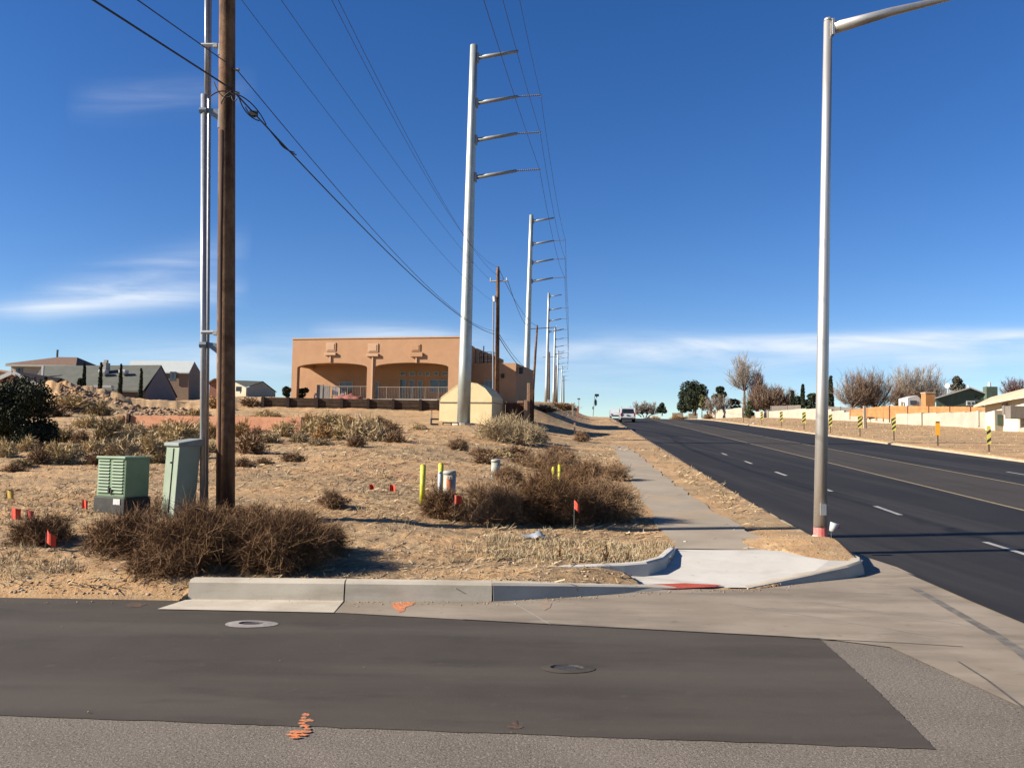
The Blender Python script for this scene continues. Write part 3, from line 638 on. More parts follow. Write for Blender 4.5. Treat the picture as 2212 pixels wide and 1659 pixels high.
for cx in (-.135, .13):
    for i in range(11):
        z = .30+i*.044; sl_.box((cx, -.213, z), (.20, .008, .010))
        ed.add([(cx-.105, -.212, z+.034), (cx+.105, -.212, z+.034), (cx+.105, -.228, z+.012), (cx-.105, -.228, z+.012), (cx-.105, -.212, z+.008), (cx+.105, -.212, z+.008)], [(0, 1, 2, 3), (3, 2, 5, 4), (0, 3, 4), (1, 5, 2)])
sl_.build('louvre_slots', M_slot, tr); ed.build('louvres', M_green, tr)
MB().box((-.01, -.225, .34), (.03, .03, .08)).build('latch', M_black, tr, bev=.004); MB().box((.035, -.225, .33), (.025, .02, .06)).build('latch', M_black, tr, bev=.004)
M_sticker = mat('sticker_white', [(.68, .68, .66), (.76, .76, .73)], rough=.5)
MB().box((.16, -.236, .19), (.13, .006, .08)).build('sticker', M_sticker, tr)
PB = AD(383, 1128, 11.75); PB[2] = ground(PB[0], PB[1])-.05; ph = -math.radians(33)
pd = thing('utility_cabinet', 'tall pale green cabinet leaning right beside the metal conduit', 'utility cabinet', PB, ph)
h_ = 1.02
MB().box((0, 0, h_/2), (.29, .34, h_), shear=(.07, 0)).build('body', M_pale, pd, bev=.01)
MB().prism([(-.20, -.01), (.20, -.01), (.20, .10), (-.20, .035)], (-.095, 0, h_), (0, 1, 0), (0, 0, 1), (.33, 0, 0)).build('lid', M_lid, pd, bev=.008)
MB().box((.032, -.176, h_/2+.02), (.006, .012, h_-.12), shear=(.062, 0)).build('door_seam', M_slot, pd)
MB().tube([(.055, -.172, .78), (.055, -.19, .78)], .014, 10).build('lock', M_black, pd)

# ------------------------------------------------------------------ yellow posts, risers
M_ypost = mat('post_yellow', [(.62, .56, .03), (.74, .68, .06), (.78, .74, .14)], rough=.55, scale=8, bump=.05)
M_riser = mat('riser_beige', [(.42, .42, .36), (.52, .52, .45)], rough=.6, scale=6)
def post(px, py, ty, wpx, label, D=None, top=None):
    g = G(px, py); D = D or g[1]; P = AD(px, py, D); P[2] = ground(P[0], P[1])-.05; h = AD(px, ty, D)[2]-P[2]; r = wpx*D/F/2
    t = thing('marker_post', label, 'marker post', P, 0, 'yellow marker posts')
    MB().tube([(0, 0, 0), (.0, 0, h-.02)], r, 14).build('post', M_ypost, t, smooth=True); MB().tube([(0, 0, h-.02), (0, 0, h)], [r, r*.7], 14).build('cap', M_ypost, t, smooth=True)
post(912, 1088, 1003, 12, 'leftmost yellow marker post, standing clear of the brown bushes')
post(951, 1075, 1000, 11, 'yellow marker post half hidden behind the white riser', 16.4)
post(1208, 1048, 1003, 7, 'right one of the two yellow post tops showing over the brown bush', 16)
post(1195, 1048, 1008, 7, 'left, paler one of the two yellow post tops showing over the brown bush', 16.3)
def riser(px, py, ty, wpx, D, label, mark=False, name='utility_riser'):
    P = AD(px, py, D); P[2] = ground(P[0], P[1])-.05; h = AD(px, ty, D)[2]-P[2]; r = wpx*D/F/2
    t = thing(name, label, 'utility riser', P)
    MB().tube([(0, 0, 0), (0, 0, h-.06)], r, 22).build('housing', M_riser, t, smooth=True); MB().tube([(0, 0, h-.07), (0, 0, h-.02), (0, 0, h)], [r*1.07, r*1.07, r*.8], 22).build('cap', M_riser, t, smooth=True)
    if mark:
        bb = MB(); n = 6
        for i in range(n):
            a = -1.57-.42+.75*i/n; a2 = a+.75/n; z0, z1 = h-.34+.05*math.sin(i*2), h-.13+.04*math.sin(i*1.7)
            bb.add([(r*1.02*math.cos(a), r*1.02*math.sin(a), z0), (r*1.02*math.cos(a2), r*1.02*math.sin(a2), z0+.02), (r*1.02*math.cos(a2), r*1.02*math.sin(a2), z1), (r*1.02*math.cos(a), r*1.02*math.sin(a), z1)], [(0, 1, 2, 3)])
        bb.build('paint_mark', M_orange, t)
    return t
riser(970, 1090, 1016, 27, 14.3, 'fat beige riser with an orange paint mark among the brown bushes', True)
M_wht = M_sticker
P = AD(949, 1085, 14.1); P[2] = ground(P[0], P[1])-.05; t = thing('vent_pipe', 'slim white pipe standing against the beige riser', 'pipe', P)
hh = AD(949, 1022, 14.1)[2]-P[2]; MB().tube([(0, 0, 0), (0, 0, hh)], .034, 12).build('pipe', M_wht, t, smooth=True); MB().tube([(0, 0, hh), (0, 0, hh+.03)], [.04, .02], 12).build('cap', M_wht, t, smooth=True)
riser(1070, 1040, 992, 19, 20, 'smaller pale riser standing farther back among low brown brush')

# ------------------------------------------------------------------ survey flags and stakes
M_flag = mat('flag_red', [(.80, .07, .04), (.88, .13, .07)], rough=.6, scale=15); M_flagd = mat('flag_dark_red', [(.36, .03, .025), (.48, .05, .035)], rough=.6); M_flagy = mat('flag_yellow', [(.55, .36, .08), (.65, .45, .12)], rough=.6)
def flag(px, py, w, h, label, m, D=None, tilt=0.):
    base = G(px, py+h*.9) if D is None else AD(px, py, D); D = base[1]; P = np.array([base[0], D, ground(base[0], D)-.02]); c = AD(px, py, D)-P; W_ = w*D/F/2; H_ = h*D/F/2
    t = thing('survey_flag', label, 'flag', P, 0, 'small utility survey flags')
    n = 5; vs = []
    for i in range(n+1):
        u = i/n; x = c[0]+W_*(2*u-1); yv_ = .03*math.sin(u*5+px); zz = c[2]+tilt*W_*(2*u-1)
        vs += [(x, yv_, zz+H_*(1-.25*u)), (x, yv_+.02*math.sin(u*3), zz-H_*(1-.1*math.sin(u*4)))]
    b = MB().add(vs, [(2*i, 2*i+1, 2*i+3, 2*i+2) for i in range(n)])
    f = b.build('flag', m, t); md = f.modifiers.new('thick', 'SOLIDIFY'); md.thickness = .003
    MB().tube([(c[0]-W_, 0, 0), (c[0]-W_, 0, c[2]+H_)], .003, 5).build('wire_stem', M_galvd, t)
flag(33, 1109, 22, 26, 'bright red flag at the far left, beside a dark red one', M_flag)
flag(64, 1113, 18, 24, 'dark red flag at the far left, right of the bright red one', M_flagd)
flag(183, 1089, 15, 20, 'red flag just left of the green transformer box', M_flag)
flag(109, 1164, 20, 28, 'orange red flag in front of the small round tumbleweed', M_flag, tilt=-.5)
flag(20, 1068, 20, 18, 'faded yellow flag low in the field at the far left', M_flagy)
flag(848, 1054, 13, 15, 'faint red flag in the field left of the yellow posts', M_flag)
flag(803, 1052, 10, 12, 'pale red flag farthest out in the open field', M_flag)
flag(990, 1079, 15, 19, 'crimson flag in front of the beige riser', M_flag, D=12.9)
flag(1246, 1094, 11, 19, 'red flag sunk in the large brown bush beside the sidewalk', M_flag, D=12.7, tilt=-.8)
M_stake = mat('stake_wood', [(.50, .38, .26), (.62, .50, .37)], rough=.8, scale=9); M_staker = mat('stake_orange', [(.62, .22, .12), (.7, .3, .18)], rough=.8)
def stake(px, by, ty, w, label, m, D=None):
    g = G(px, by) if D is None else AD(px, by, D); P = np.array([g[0], g[1], ground(g[0], g[1])-.05]); h = AD(px, ty, g[1])[2]-P[2]
    t = thing('survey_stake', label, 'stake', P, 0, 'wooden survey stakes'); MB().box((0, 0, h*.45), (w*g[1]/F, w*g[1]/F*.5, h*.9)).build('stake', m, t); MB().box((0, 0, h*.95), (w*g[1]/F*1.02, w*g[1]/F*.52, h*.1)).build('painted_tip', M_staker, t)
stake(1241, 941, 913, 3.4, 'pale wooden stake beside the small brown bush on the bank', M_stake)
stake(1248, 890, 877, 3, 'orange topped stake near the skyline of the bank', M_staker, 95)
stake(1237, 884, 873, 3, 'pale stake just left of the orange topped one on the skyline', M_stake, 97)
stake(932, 915, 886, 3, 'thin pale stake left of the cream shed', M_stake, 46)
# metal frame rail in front of the shed
P = AD(972, 936, 43.8); P[2] = ground(P[0], P[1]); t = thing('metal_rail', 'low dark metal rail in front of the cream shed', 'rail', P); M_dk = mat('dark_metal', [(.03, .028, .028), (.05, .048, .045)], rough=.6)
zt_ = AD(972, 913, 43.8)[2]-P[2]
MB().tube([(-.40, 0, zt_), (.45, 0, zt_)], .035, 6).build('top_bar', M_dk, t)
for x in (-.38, .05, .43): MB().tube([(x, 0, 0), (x, 0, zt_)], .03, 6).build('leg', M_dk, t)
P = AD(938, 928, 44.5); P[2] = ground(P[0], P[1]); t = thing('crate', 'small dark open crate lying left of the cream shed', 'crate', P, .2)
for zz in (.05, .32): MB().box((0, 0, zz), (.42, .3, .07)).build('slat', M_dk, t)
MB().box((-.18, 0, .18), (.05, .28, .2)).build('side', M_dk, t)

# ------------------------------------------------------------------ buildings
M_stucco = layered('stucco_orange', [((.60, .345, .195), (.67, .39, .225), .8), ((.50, .29, .165), 1.1, .54, .72, .5, None)], rough=.92, bumps=((40, .3, .01),))
M_stuccol = mat('stucco_trim', [(.70, .45, .28), (.76, .50, .32)], rough=.9, scale=4)
M_glass = mat('window_glass', [(.05, .06, .075), (.08, .095, .11)], rough=.12, spec=.6)
M_frame = mat('frame_cream', [(.55, .50, .42), (.62, .57, .48)], rough=.7)
M_rail = mat('rail_metal', [(.36, .27, .22), (.42, .32, .26)], rough=.6)
HD = 66.; th = -math.radians(13)
hp = AD(628, 862, HD); s_ = HD/F
hs_ = thing('stucco_house', 'flat roofed orange stucco house with two wide arches over a porch', 'house', hp, th)
Wd = (1000-628)*s_/math.cos(th)*1.01; Ht = (862-732)*s_
k = lambda a: (a-70)*.24747*s_*1.01
def hz(b): return Ht-(b-78)*.24747*s_       # zoom row to height
# facade with two arches
def arch(x0, x1, zs, zc, n=12):
    c = (x0+x1)/2; w = (x1-x0)/2; return [(c+w*math.cos(a)*-1, zs+(zc-zs)*math.sin(a)) for a in np.linspace(0, math.pi, n)]
A1, A2 = (k(122), k(768)), (k(832), k(1488)); zs, zc = hz(328), hz(288)
fm = MB(); dep = (0, .45, 0); xs = [0, A1[0], A1[1], A2[0], A2[1], Wd]
for x0, x1 in ((0, A1[0]), (A1[1], A2[0]), (A2[1], Wd)): fm.box(((x0+x1)/2, .225, zs/2-.3), (x1-x0, .45, zs+.6))
for x0, x1, A_ in ((0, (A1[1]+A2[0])/2, A1), ((A1[1]+A2[0])/2, Wd, A2)):
    prof = [(x0, zs)]+arch(A_[0], A_[1], zs, zc)+[(x1, zs), (x1, Ht), (x0, Ht)]
    fm.prism(prof, (0, 0, 0), (1, 0, 0), (0, 0, 1), dep)
fm.build('front_wall', M_stucco, hs_)
PDp = 3.0; DPT = 13
bw = MB().box((Wd/2-.62, PDp+.2, Ht/2-.35), (Wd+1.24, .3, Ht-.1)).box((Wd-.2, (PDp+.45)/2, Ht/2-.3), (.38, PDp-.45, Ht-.1)).box((.2, PDp+1.8, Ht/2-.35), (.4, 3.0, Ht-.1)).box((Wd/2, DPT, Ht/2-.35), (Wd, .3, Ht-.1)).box((Wd-.17, (PDp+DPT)/2+.3, Ht/2-.35), (.36, DPT-PDp-.8, Ht-.1)).box((.2, PDp+5+.9, Ht/2-.35), (.4, 7.4, Ht-.1))
bw.build('rear_wall', M_stucco, hs_)
MB().box((Wd/2, PDp/2+.25, zc+.18), (Wd-.05, PDp-.4, .12)).box((Wd/2, DPT/2, Ht-.5), (Wd-.1, DPT-.6, .14)).build('roof', M_stucco, hs_)
MB().box((Wd/2, .22, Ht+.035), (Wd+.12, .56, .09)).build('parapet_cap', M_stuccol, hs_)
MB().box((.22, PDp/2+.25, zs+.5+.35), (.42, PDp-.4, Ht-zs-.9)).build('side_beam', M_stucco, hs_)
MB().box((Wd/2, PDp/2-.5, -.25), (Wd+.6, PDp+2.2, .4)).build('porch_floor', M_kerb, hs_)
def panel(a0, a1, b0, b1, l0, l1, lb0, lb1, st, dark=False):
    x0, x1, z0, z1 = k(a0), k(a1), hz(b1), hz(b0)
    p = MB().box(((x0+x1)/2, -.03, (z0+z1)/2), (x1-x0, .06, z1-z0)).build('wall_niche', M_stucco if dark else M_stuccol, hs_, bev=.01)
    MB().box(((x0+x1)/2, -.075, (z0+z1)/2), ((x1-x0)*.72, .03, (z1-z0)*.72)).build('niche_panel', M_stucco if dark else M_stuccol, p, bev=.008)
    MB().box(((k(l0)+k(l1))/2, -.09, (hz(lb0)+hz(lb1))/2), (k(l1)-k(l0), .18, hz(lb0)-hz(lb1))).build('ledge', M_stuccol if not dark else M_stucco, p)
    MB().box((k(st[0]), -.05, (hz(st[1])+hz(st[2]))/2), (.11, .10, hz(st[1])-hz(st[2]))).build('downspout', M_stuccol, p)
panel(388, 476, 112, 186, 380, 482, 200, 222, (430, 222, 278)); panel(772, 864, 124, 196, 764, 870, 212, 234, (818, 234, 600)); panel(1158, 1240, 132, 192, 1156, 1264, 206, 240, (1208, 240, 292), True)
def opening(name, a0, a1, b0, b1, parts=2, y=None, parent=None, sill=False):
    y = PDp+.03 if y is None else y; x0, x1, z0, z1 = k(a0), k(a1), max(hz(b1), -.02), hz(b0); w = x1-x0; h = z1-z0; f = .07; cx = (x0+x1)/2
    fr = MB().box((x0+f/2, y, (z0+z1)/2), (f, .08, h)).box((x1-f/2, y, (z0+z1)/2), (f, .08, h)).box((cx, y, z1-f/2), (w-2*f, .08, f)).box((cx, y, z0+f/2), (w-2*f, .08, f))
    for i in range(1, parts): fr.box((x0+w*i/parts, y, (z0+z1)/2), (f*.8, .07, h-2*f))
    o = fr.build(name, M_frame, parent or hs_); MB().box((cx, y+.02, (z0+z1)/2), (w-.02, .03, h-.02)).build('pane', M_glass, o); return o
opening('french_door', 366, 500, 425, 592, 2); opening('french_door', 668, 748, 425, 592, 1)
for a0, a1 in ((943, 1002), (1026, 1084), (1108, 1152), (1178, 1222), (1253, 1302), (1328, 1386)): opening('transom_window', a0, a1, 336, 374, 1)
opening('french_door', 938, 1004, 400, 592, 1); opening('french_door', 1026, 1080, 408, 592, 1); opening('french_door', 1108, 1156, 412, 592, 1); opening('picture_window', 1218, 1392, 404, 525, 2)
def railing(x0, x1, z1, y, parent, m, name='railing', n=None):
    b = MB().tube([(x0, y, z1), (x1, y, z1)], .028, 6).tube([(x0, y, .06), (x1, y, .06)], .02, 6); n = n or int((x1-x0)/.13)
    for i in range(n+1):
        x = x0+(x1-x0)*i/n; b.tube([(x, y, .06), (x, y, z1)], .009 if i % 8 else .026, 4)
    return b.build(name, m, parent)
railing(A1[0]+2.2, A1[1], hz(492), .1, hs_, M_rail); railing(A2[0], A2[1], hz(497), .1, hs_, M_rail)
# right wing in the main block's shade
wx = Wd; wz = hz(268); wy = 2.6; wr = k(2028)*.985
MB().box(((wx+wr)/2, wy+.15, wz/2-.3), (wr-wx, .3, wz+.6)).box((wr-.15, wy+3.6, wz/2-.3), (.3, 6.6, wz+.6)).box(((wx+wr)/2, wy+3.3, wz-.4), (wr-wx-.5, 6, .14)).build('wing_wall', M_stucco, hs_)
opening('wing_window', 1722, 1812, 415, 560, 2, wy-.02)
# roof deck railing: curved stair rail on the wing
rb = MB(); cxr = (k(1620)+k(1765))/2+.15; r_ = (k(1765)-k(1620))/2
for zz in (wz+.15, wz+.55, wz+.98): rb.tube([(cxr+r_*math.cos(a), wy+1.4+r_*math.sin(a), zz) for a in np.linspace(0, 6.2832, 21)], .018, 4, cap=False)
for a in np.linspace(0, 6.2832, 15): rb.tube([(cxr+r_*math.cos(a), wy+1.4+r_*math.sin(a), wz-.5), (cxr+r_*math.cos(a), wy+1.4+r_*math.sin(a), wz+.98)], .016, 4)
rb.tube([(k(1677), wy+1.2, wz-.4), (k(1677), wy+1.2, wz+1.5)], .05, 8); rb.build('stair_railing', M_dk, hs_)
MB().box((k(2035), wy+.4, hz(330)), (.3, .3, .5)).build('wall_lamp', M_dk, hs_); MB().box((k(1885), wy-.1, hz(380)), (.22, .2, .3)).build('wall_lamp', M_dk, hs_)
# things standing on the porch
def hw(x, y, z=0):
    c, s2 = math.cos(th), math.sin(th); return (hp[0]+x*c-y*s2, hp[1]+x*s2+y*c, hp[2]+z)
M_whitep = mat('white_plastic', [(.74, .73, .70), (.8, .79, .76)], rough=.5)
def chair(a, w, h, label):
    t = thing('garden_chair', label, 'chair', hw(k(a), 1.0, -.05), th+.3, 'white garden chairs on the porch')
    MB().box((0, 0, .42), (w, .45, .05)).build('seat', M_whitep, t); MB().box((0, .2, .42+(h-.42)/2), (w, .05, h-.42), taper=.85).build('backrest', M_whitep, t)
    for sx_ in (-1, 1):
        for sy_ in (-1, 1): MB().box((sx_*(w/2-.04), sy_*.19, .2), (.06, .06, .42)).build('leg', M_whitep, t)
chair(428, .5, 1.15, 'taller white garden chair on the porch, by the grey screen'); chair(497, .3, .6, 'small white garden chair on the porch, right of the taller one'); chair(252, .3, .6, 'small white garden chair at the left end of the porch')
t = thing('grey_screen', 'grey lattice screen standing at the left of the porch', 'screen', hw(k(330), .8, -.05), th); M_scr = mat('screen_grey', [(.22, .21, .20), (.30, .29, .27)], scale=9)
ww = k(392)-k(268); MB().box((-ww/4, 0, .62), (ww/2-.04, .06, 1.24)).box((ww/4, 0, .6), (ww/2-.04, .06, 1.2)).build('panel', M_scr, t); MB().box((0, -.01, .62), (.05, .09, 1.25)).build('post', M_dk, t)
t = thing('red_tarp', 'heap under a dusty red tarp at the foot of the left arch', 'tarp', hw(k(640), -.6, -.1), th); M_tarp = mat('tarp_red', [(.30, .09, .07), (.42, .15, .12)], scale=5, bump=.5)
bb = MB(); n = 18; m_n = 7; Wt = (k(765)-k(520))/2; vs = []
for j in range(m_n):
    for i in range(n):
        u, v = i/(n-1)*2-1, j/(m_n-1)*2-1; z = max(0, (1-u*u)*(1-v*v))**.5*.42*(1+.35*math.sin(u*9+v*3)*math.cos(v*4)); vs.append((u*Wt, v*.6, z))
bb.add(vs, [(j*n+i, j*n+i+1, (j+1)*n+i+1, (j+1)*n+i) for j in range(m_n-1) for i in range(n-1)]); bb.build('tarp_cover', M_tarp, t, smooth=True)
# timber retaining wall
M_tie = layered('timber_dark', [((.075, .045, .028), (.125, .078, .048), 3), ((.17, .12, .075), 2, .52, .68, .7, (.5, .5, 6)), ((.03, .02, .015), 4, .56, .7, .6, (.6, 1, 5))], rough=.9, bumps=((20, .6, .02),))
M_tiepost = mat('timber_post', [(.035, .018, .014), (.06, .03, .022)], scale=5)
RD = 61.0; ra = AD(563, 885, RD); rb_ = AD(950, 893, RD); rl = thing('retaining_wall', 'dark timber retaining wall with upright posts below the orange house', 'retaining wall', (ra[0], ra[1], ra[2]))
Lr = rb_[0]-ra[0]; hz0 = (885-858)*RD/F
for i in range(3): MB().box((Lr/2, .06, hz0*(i+.5)/3-.0+(-.1 if i == 0 else 0)), (Lr, .1, hz0/3-.015+(.3 if i == 0 else 0))).build('timber_course', M_tie, rl)
MB().box((Lr/2, .2, hz0*.45), (Lr, .15, hz0*.9)).build('backing', M_tiepost, rl)
for x in (568, 622, 684, 738, 795, 849, 908, 947): MB().box(((x-563)*RD/F, -.03, hz0*.48), (.2, .16, hz0*1.12)).build('post', M_tiepost, rl)
# cream shed
M_shed = layered('shed_cream', [((.98, .78, .43), (1.06, .86, .50), 1.5), ((.6, .47, .27), 5, .56, .74, .5, (1, 1, .4))], rough=.75, bumps=((12, .15, .01),))
SD = 48.; sp = AD(948, 936, SD); sp[2] -= .1; sc_ = SD/F; sh = thing('garden_shed', 'cream gambrel end shed behind the nearest steel pole', 'shed', sp, -math.radians(13))
q = lambda x, y: ((x-948)*sc_*1.01, (936-y)*sc_+.1)
prof = [(0, 0), q(1063.5, 936), q(1063.5, 869), q(948, 869)]; prof[1] = (prof[1][0], 0)
MB().prism(prof, (0, 0, 0), (1, 0, 0), (0, 0, 1), (0, 2.6, 0)).build('wall', M_shed, sh)
g_ = [q(948, 868), q(951, 860), q(985, 834), q(1010, 827), q(1031, 830), q(1048, 840), q(1063, 858), q(1063.5, 868)]
MB().prism(g_, (0, -.02, 0), (1, 0, 0), (0, 0, 1), (0, 2.64, 0)).build('gable', M_shed, sh)
M_rf = mat('shed_roof', [(.30, .24, .17), (.38, .31, .22)], scale=8)
g2 = g_[:]+[(p[0], p[1]+.05) for p in reversed(g_)]
for i in range(len(g_)-1):
    a, b = g_[i], g_[i+1]
    MB().prism([a, b, (b[0], b[1]+.05), (a[0], a[1]+.05)], (0, -.03, 0), (1, 0, 0), (0, 0, 1), (0, 2.7, 0)).build('roof_panel', M_rf if i in (1, 2, 3, 4, 5) and False else M_shed, sh)
MB().box((q(1005, 0)[0], -.02, q(0, 869)[1]), (q(1063, 0)[0], .05, .05)).box((q(1005, 0)[0]-.1, -.02, q(0, 916)[1]), (q(1063, 0)[0]-.2, .04, .035)).build('trim', M_rf, sh)
# brick yard wall, front run with pilasters and stepped return
M_brick = layered('yard_wall_brown', [((.16, .075, .05), (.22, .11, .07), 3), ((.10, .05, .035), 7, .5, .66, .7, (1, 1, 3))], rough=.95, bumps=((14, .6, .02),))
M_pil = mat('pilaster_tan', [(.48, .29, .17), (.58, .37, .23)], scale=6, bump=.4, rough=.9)
BD = 50.; bp_ = AD(1077, 908, BD); sB = BD/F; yw = thing('yard_wall', 'dark brown yard wall with tan end piers and a stepped return beside the bank', 'wall', (bp_[0], bp_[1], bp_[2]-.6))
X = lambda x: (x-1077)*sB; Z = lambda y: (908-y)*sB+.6
MB().box((X(1112), .3, Z(869)/2), (X(1137)-X(1088), .25, Z(869))).build('front_run', M_brick, yw)
MB().box((X(1083), .25, Z(867)/2), (X(1089)-X(1077), .35, Z(867))).build('pier', M_pil, yw, bev=.01); MB().box((X(1134.5), -1.2, Z(866)/2), (X(1138)-X(1131), .3, Z(866))).build('pier', M_pil, yw, bev=.01)
for cx in (1097, 1104, 1121, 1127): MB().box((X(cx), .3, Z(867.5)), (.2, .3, .14)).build('cap_stone', M_pil, yw, bev=.02)
steps = [(0, 1.6, 864), (1.6, 3.2, 850), (3.2, 5.0, 838), (5.0, 8.0, 830)]
for y0, y1, py in steps: MB().box((X(1143)-.02+y0*.05, (y0+y1)/2-.9, Z(py)/2), (.35, y1-y0, Z(py))).build('return_step', M_brick, yw)
MB().box((X(1140), -1.03, Z(829)/2), (X(1143.5)-X(1137.5), .22, Z(829))).build('pier', M_pil, yw, bev=.01)
# pinkish wall in the left field
M_pinkw = layered('pink_wall', [((.74, .35, .20), (.84, .42, .25), 1.5), ((.44, .2, .12), 4, .54, .72, .5, None)], rough=.95, bumps=((25, .3, .01),))
pa = AD(304*.8294+2, 896, 36.); pb = AD(475, 894, 36.5); gz = 1.5
pw = thing('block_wall', 'long low terracotta pink wall in the scrub left of the near wooden pole', 'wall', (pa[0], pa[1]+.6, gz), -math.radians(11)); Lw = (pb[0]-pa[0])*1.04
MB().box((Lw/2+2, 0, (pa[2]-gz)/2), (Lw+4, .25, pa[2]-gz)).build('wall_body', M_pinkw, pw); MB().box((.35, -.18, (pa[2]-gz)/2+.01), (.12, .12, pa[2]-gz+.1)).build('post', M_tiepost, pw); MB().box((-.1, .0, (pa[2]-gz)/2), (.3, .32, pa[2]-gz+.0)).build('end_pier', M_pinkw, pw)

# houses on the left skyline
def gable_house(name, label, D, px0, px1, yb, ye, yr, depth, rz, mw, mr, over=.3, extra=None, apex=.5):
    """gable end faces the camera"""
    p = AD(px0, yb, D); s = D/F; w = (px1-px0)*s; he = (yb-ye)*s; hr = (yb-yr)*s
    t = thing(name, label, 'house', (p[0], p[1], p[2]-.8), rz); he += .8; hr += .8
    MB().prism([(0, 0), (w, 0), (w, he), (w*apex, hr), (0, he)], (0, 0, 0), (1, 0, 0), (0, 0, 1), (0, depth, 0)).build('wall', mw, t)
    for a, b in (((0, he), (w*apex, hr)), ((w, he), (w*apex, hr))):
        d = np.array(b)-np.array(a); d = d/np.linalg.norm(d); nn = np.array([-d[1], d[0]]); nn = nn if nn[1] > 0 else -nn
        a_ = np.array(a)-d*over; MB().prism([tuple(a_+nn*.02), tuple(np.array(b)+nn*.02), tuple(np.array(b)+nn*.22), tuple(a_+nn*.22)], (0, -over, 0), (1, 0, 0), (0, 0, 1), (0, depth+2*over, 0)).build('roof_slope', mr, t)
    if extra: extra(t, w, he, hr, s)
    return t
M_gwall = mat('house_mauve', [(.26, .20, .185), (.31, .245, .225)], rough=.9, scale=3); M_groof = layered('roof_grey_green', [((.135, .14, .118), (.17, .175, .15), 1.2), ((.20, .20, .18), 7, .52, .7, .6, (1, 1, 6))], rough=.95, bumps=((20, .4, .02),))
M_cream = mat('house_cream', [(.58, .49, .36), (.66, .57, .43)], rough=.9, scale=2); M_tile = layered('roof_tile_brown', [((.22, .135, .095), (.30, .19, .135), 3), ((.15, .09, .065), 6, .52, .7, .6, (1, 6, 1))], rough=.9, bumps=((16, .6, .03),))
# grey green roofed house: roof faces us, gable wall on the right in shade
D = 92.; s = D/F; x6 = lambda a: a*.21; y6 = lambda b: 729.9+b*.21
gp = AD(x6(340), y6(680), D); gh = thing('ranch_house', 'long low house with a broad grey green roof and white chimney, behind the dirt ridge', 'house', (gp[0], gp[1], gp[2]-.8))
Y0 = y6(680); U = lambda a: (x6(a)-x6(340))*s; Zz = lambda b: (Y0-y6(b))*s+.8
dr = 4.2
go = np.array(gh.location); A6 = lambda a, b, D_: tuple(AD(x6(a), y6(b), D_)-go); th_ = np.array([0, 0, -.18])
r4 = [A6(300, 500, 88), A6(1470, 545, 86), A6(1660, 279, 93), A6(440, 288, 94)]; r5 = [A6(1825, 600, 99), A6(450, 560, 101)]
lo_ = [tuple(np.array(p)+th_) for p in r4+r5]
MB().add(r4+r5+lo_, [(0, 1, 2, 3), (3, 2, 4, 5), (9, 8, 7, 6), (11, 10, 8, 9), (0, 6, 7, 1), (1, 7, 8, 2), (2, 8, 10, 4), (4, 10, 11, 5), (5, 11, 9, 3), (3, 9, 6, 0)]).build('roof', M_groof, gh)
w7 = [A6(1500, 740, 86.5), A6(1500, 545, 86.5), A6(1655, 291, 93), A6(1808, 602, 98.5), A6(1808, 740, 98.5), A6(330, 740, 88.5), A6(330, 500, 88.5), A6(480, 740, 100.5), A6(480, 560, 100.5)]
MB().add(w7, [(0, 4, 3, 2, 1), (5, 0, 1, 6), (4, 7, 8, 3), (7, 5, 6, 8)]).build('wall', M_gwall, gh)
ch = MB().box((U(1125)-.3, -.8, (Zz(250)+Zz(440))/2), ((U(1155)-U(1095)), 1.0, Zz(250)-Zz(440))).build('chimney', M_frame, gh); MB().box((U(1132)-.3, -.8, Zz(243)), (.35, .4, .5)).build('chimney_cap', M_frame, ch)
MB().box((U(500), -1.5, (Zz(295)+Zz(400))/2), (.22, .22, Zz(295)-Zz(400))).build('roof_vent', M_whitep, gh)
for a, b in ((1066, 355), (1272, 352)):
    q_ = np.array(A6(a, b, 90.2)); MB().box((q_[0], q_[1], q_[2]+.05), (.8, .8, .4)).build('skylight', M_whitep, gh, bev=.1)
MB().box((U(1350), -6.4, Zz(522)), (U(1420)-U(1290)+.4, .6, .22)).build('porch_fascia', M_whitep, gh)
for a in (1300, 1445): MB().box((U(a), -6.5, Zz(600)/1.0-.0), (.12, .12, Zz(522)-Zz(640))).build('porch_post', M_frame, gh)
# hip roof house
D = 120.; s = D/F; p = AD(23, 808, D); hh_ = thing('hip_roof_house', 'cream house with a brown tiled hip roof, highest on the left skyline', 'house', (p[0], p[1], p[2]-2.0))
wv = (160-23)*s; he = (808-786)*s+2.0; hr = (808-763)*s+2.0; dp = 9
e = .5
v = [(-e, -e, he), (wv+e, -e, he), (wv+e, dp+e, he), (-e, dp+e, he), (wv*.47, dp/2, hr), (wv*.78, dp/2, hr)]
MB().add(v+[(a, b, c-.25) for a, b, c in v[:4]], [(0, 1, 5, 4), (1, 2, 5), (2, 3, 4, 5), (3, 0, 4), (0, 6, 7, 1), (1, 7, 8, 2), (2, 8, 9, 3), (3, 9, 6, 0), (6, 9, 8, 7)]).build('roof', M_tile, hh_)
MB().box((wv/2, -e+.02, he-.22), (wv+2*e+.02, .16, .34)).build('fascia', M_frame, hh_); MB().box((wv/2, dp/2, he/2-.12), (wv, dp, he-.24)).build('wall', M_cream, hh_)
for a in (182.5, 212.5): MB().box(((x6(a)-23)*s, -.03, he-.95), (.55, .1, .75)).build('window', M_glass, hh_)
MB().box(((x6(300)-23)*s, -.6, he-2.4), (1.6, 1.2, 1.4)).build('entry_bay', M_tile, hh_); MB().box((wv*.45, dp/2, hr+.3), (.2, .2, 1.6)).build('roof_vent', M_dk, hh_)
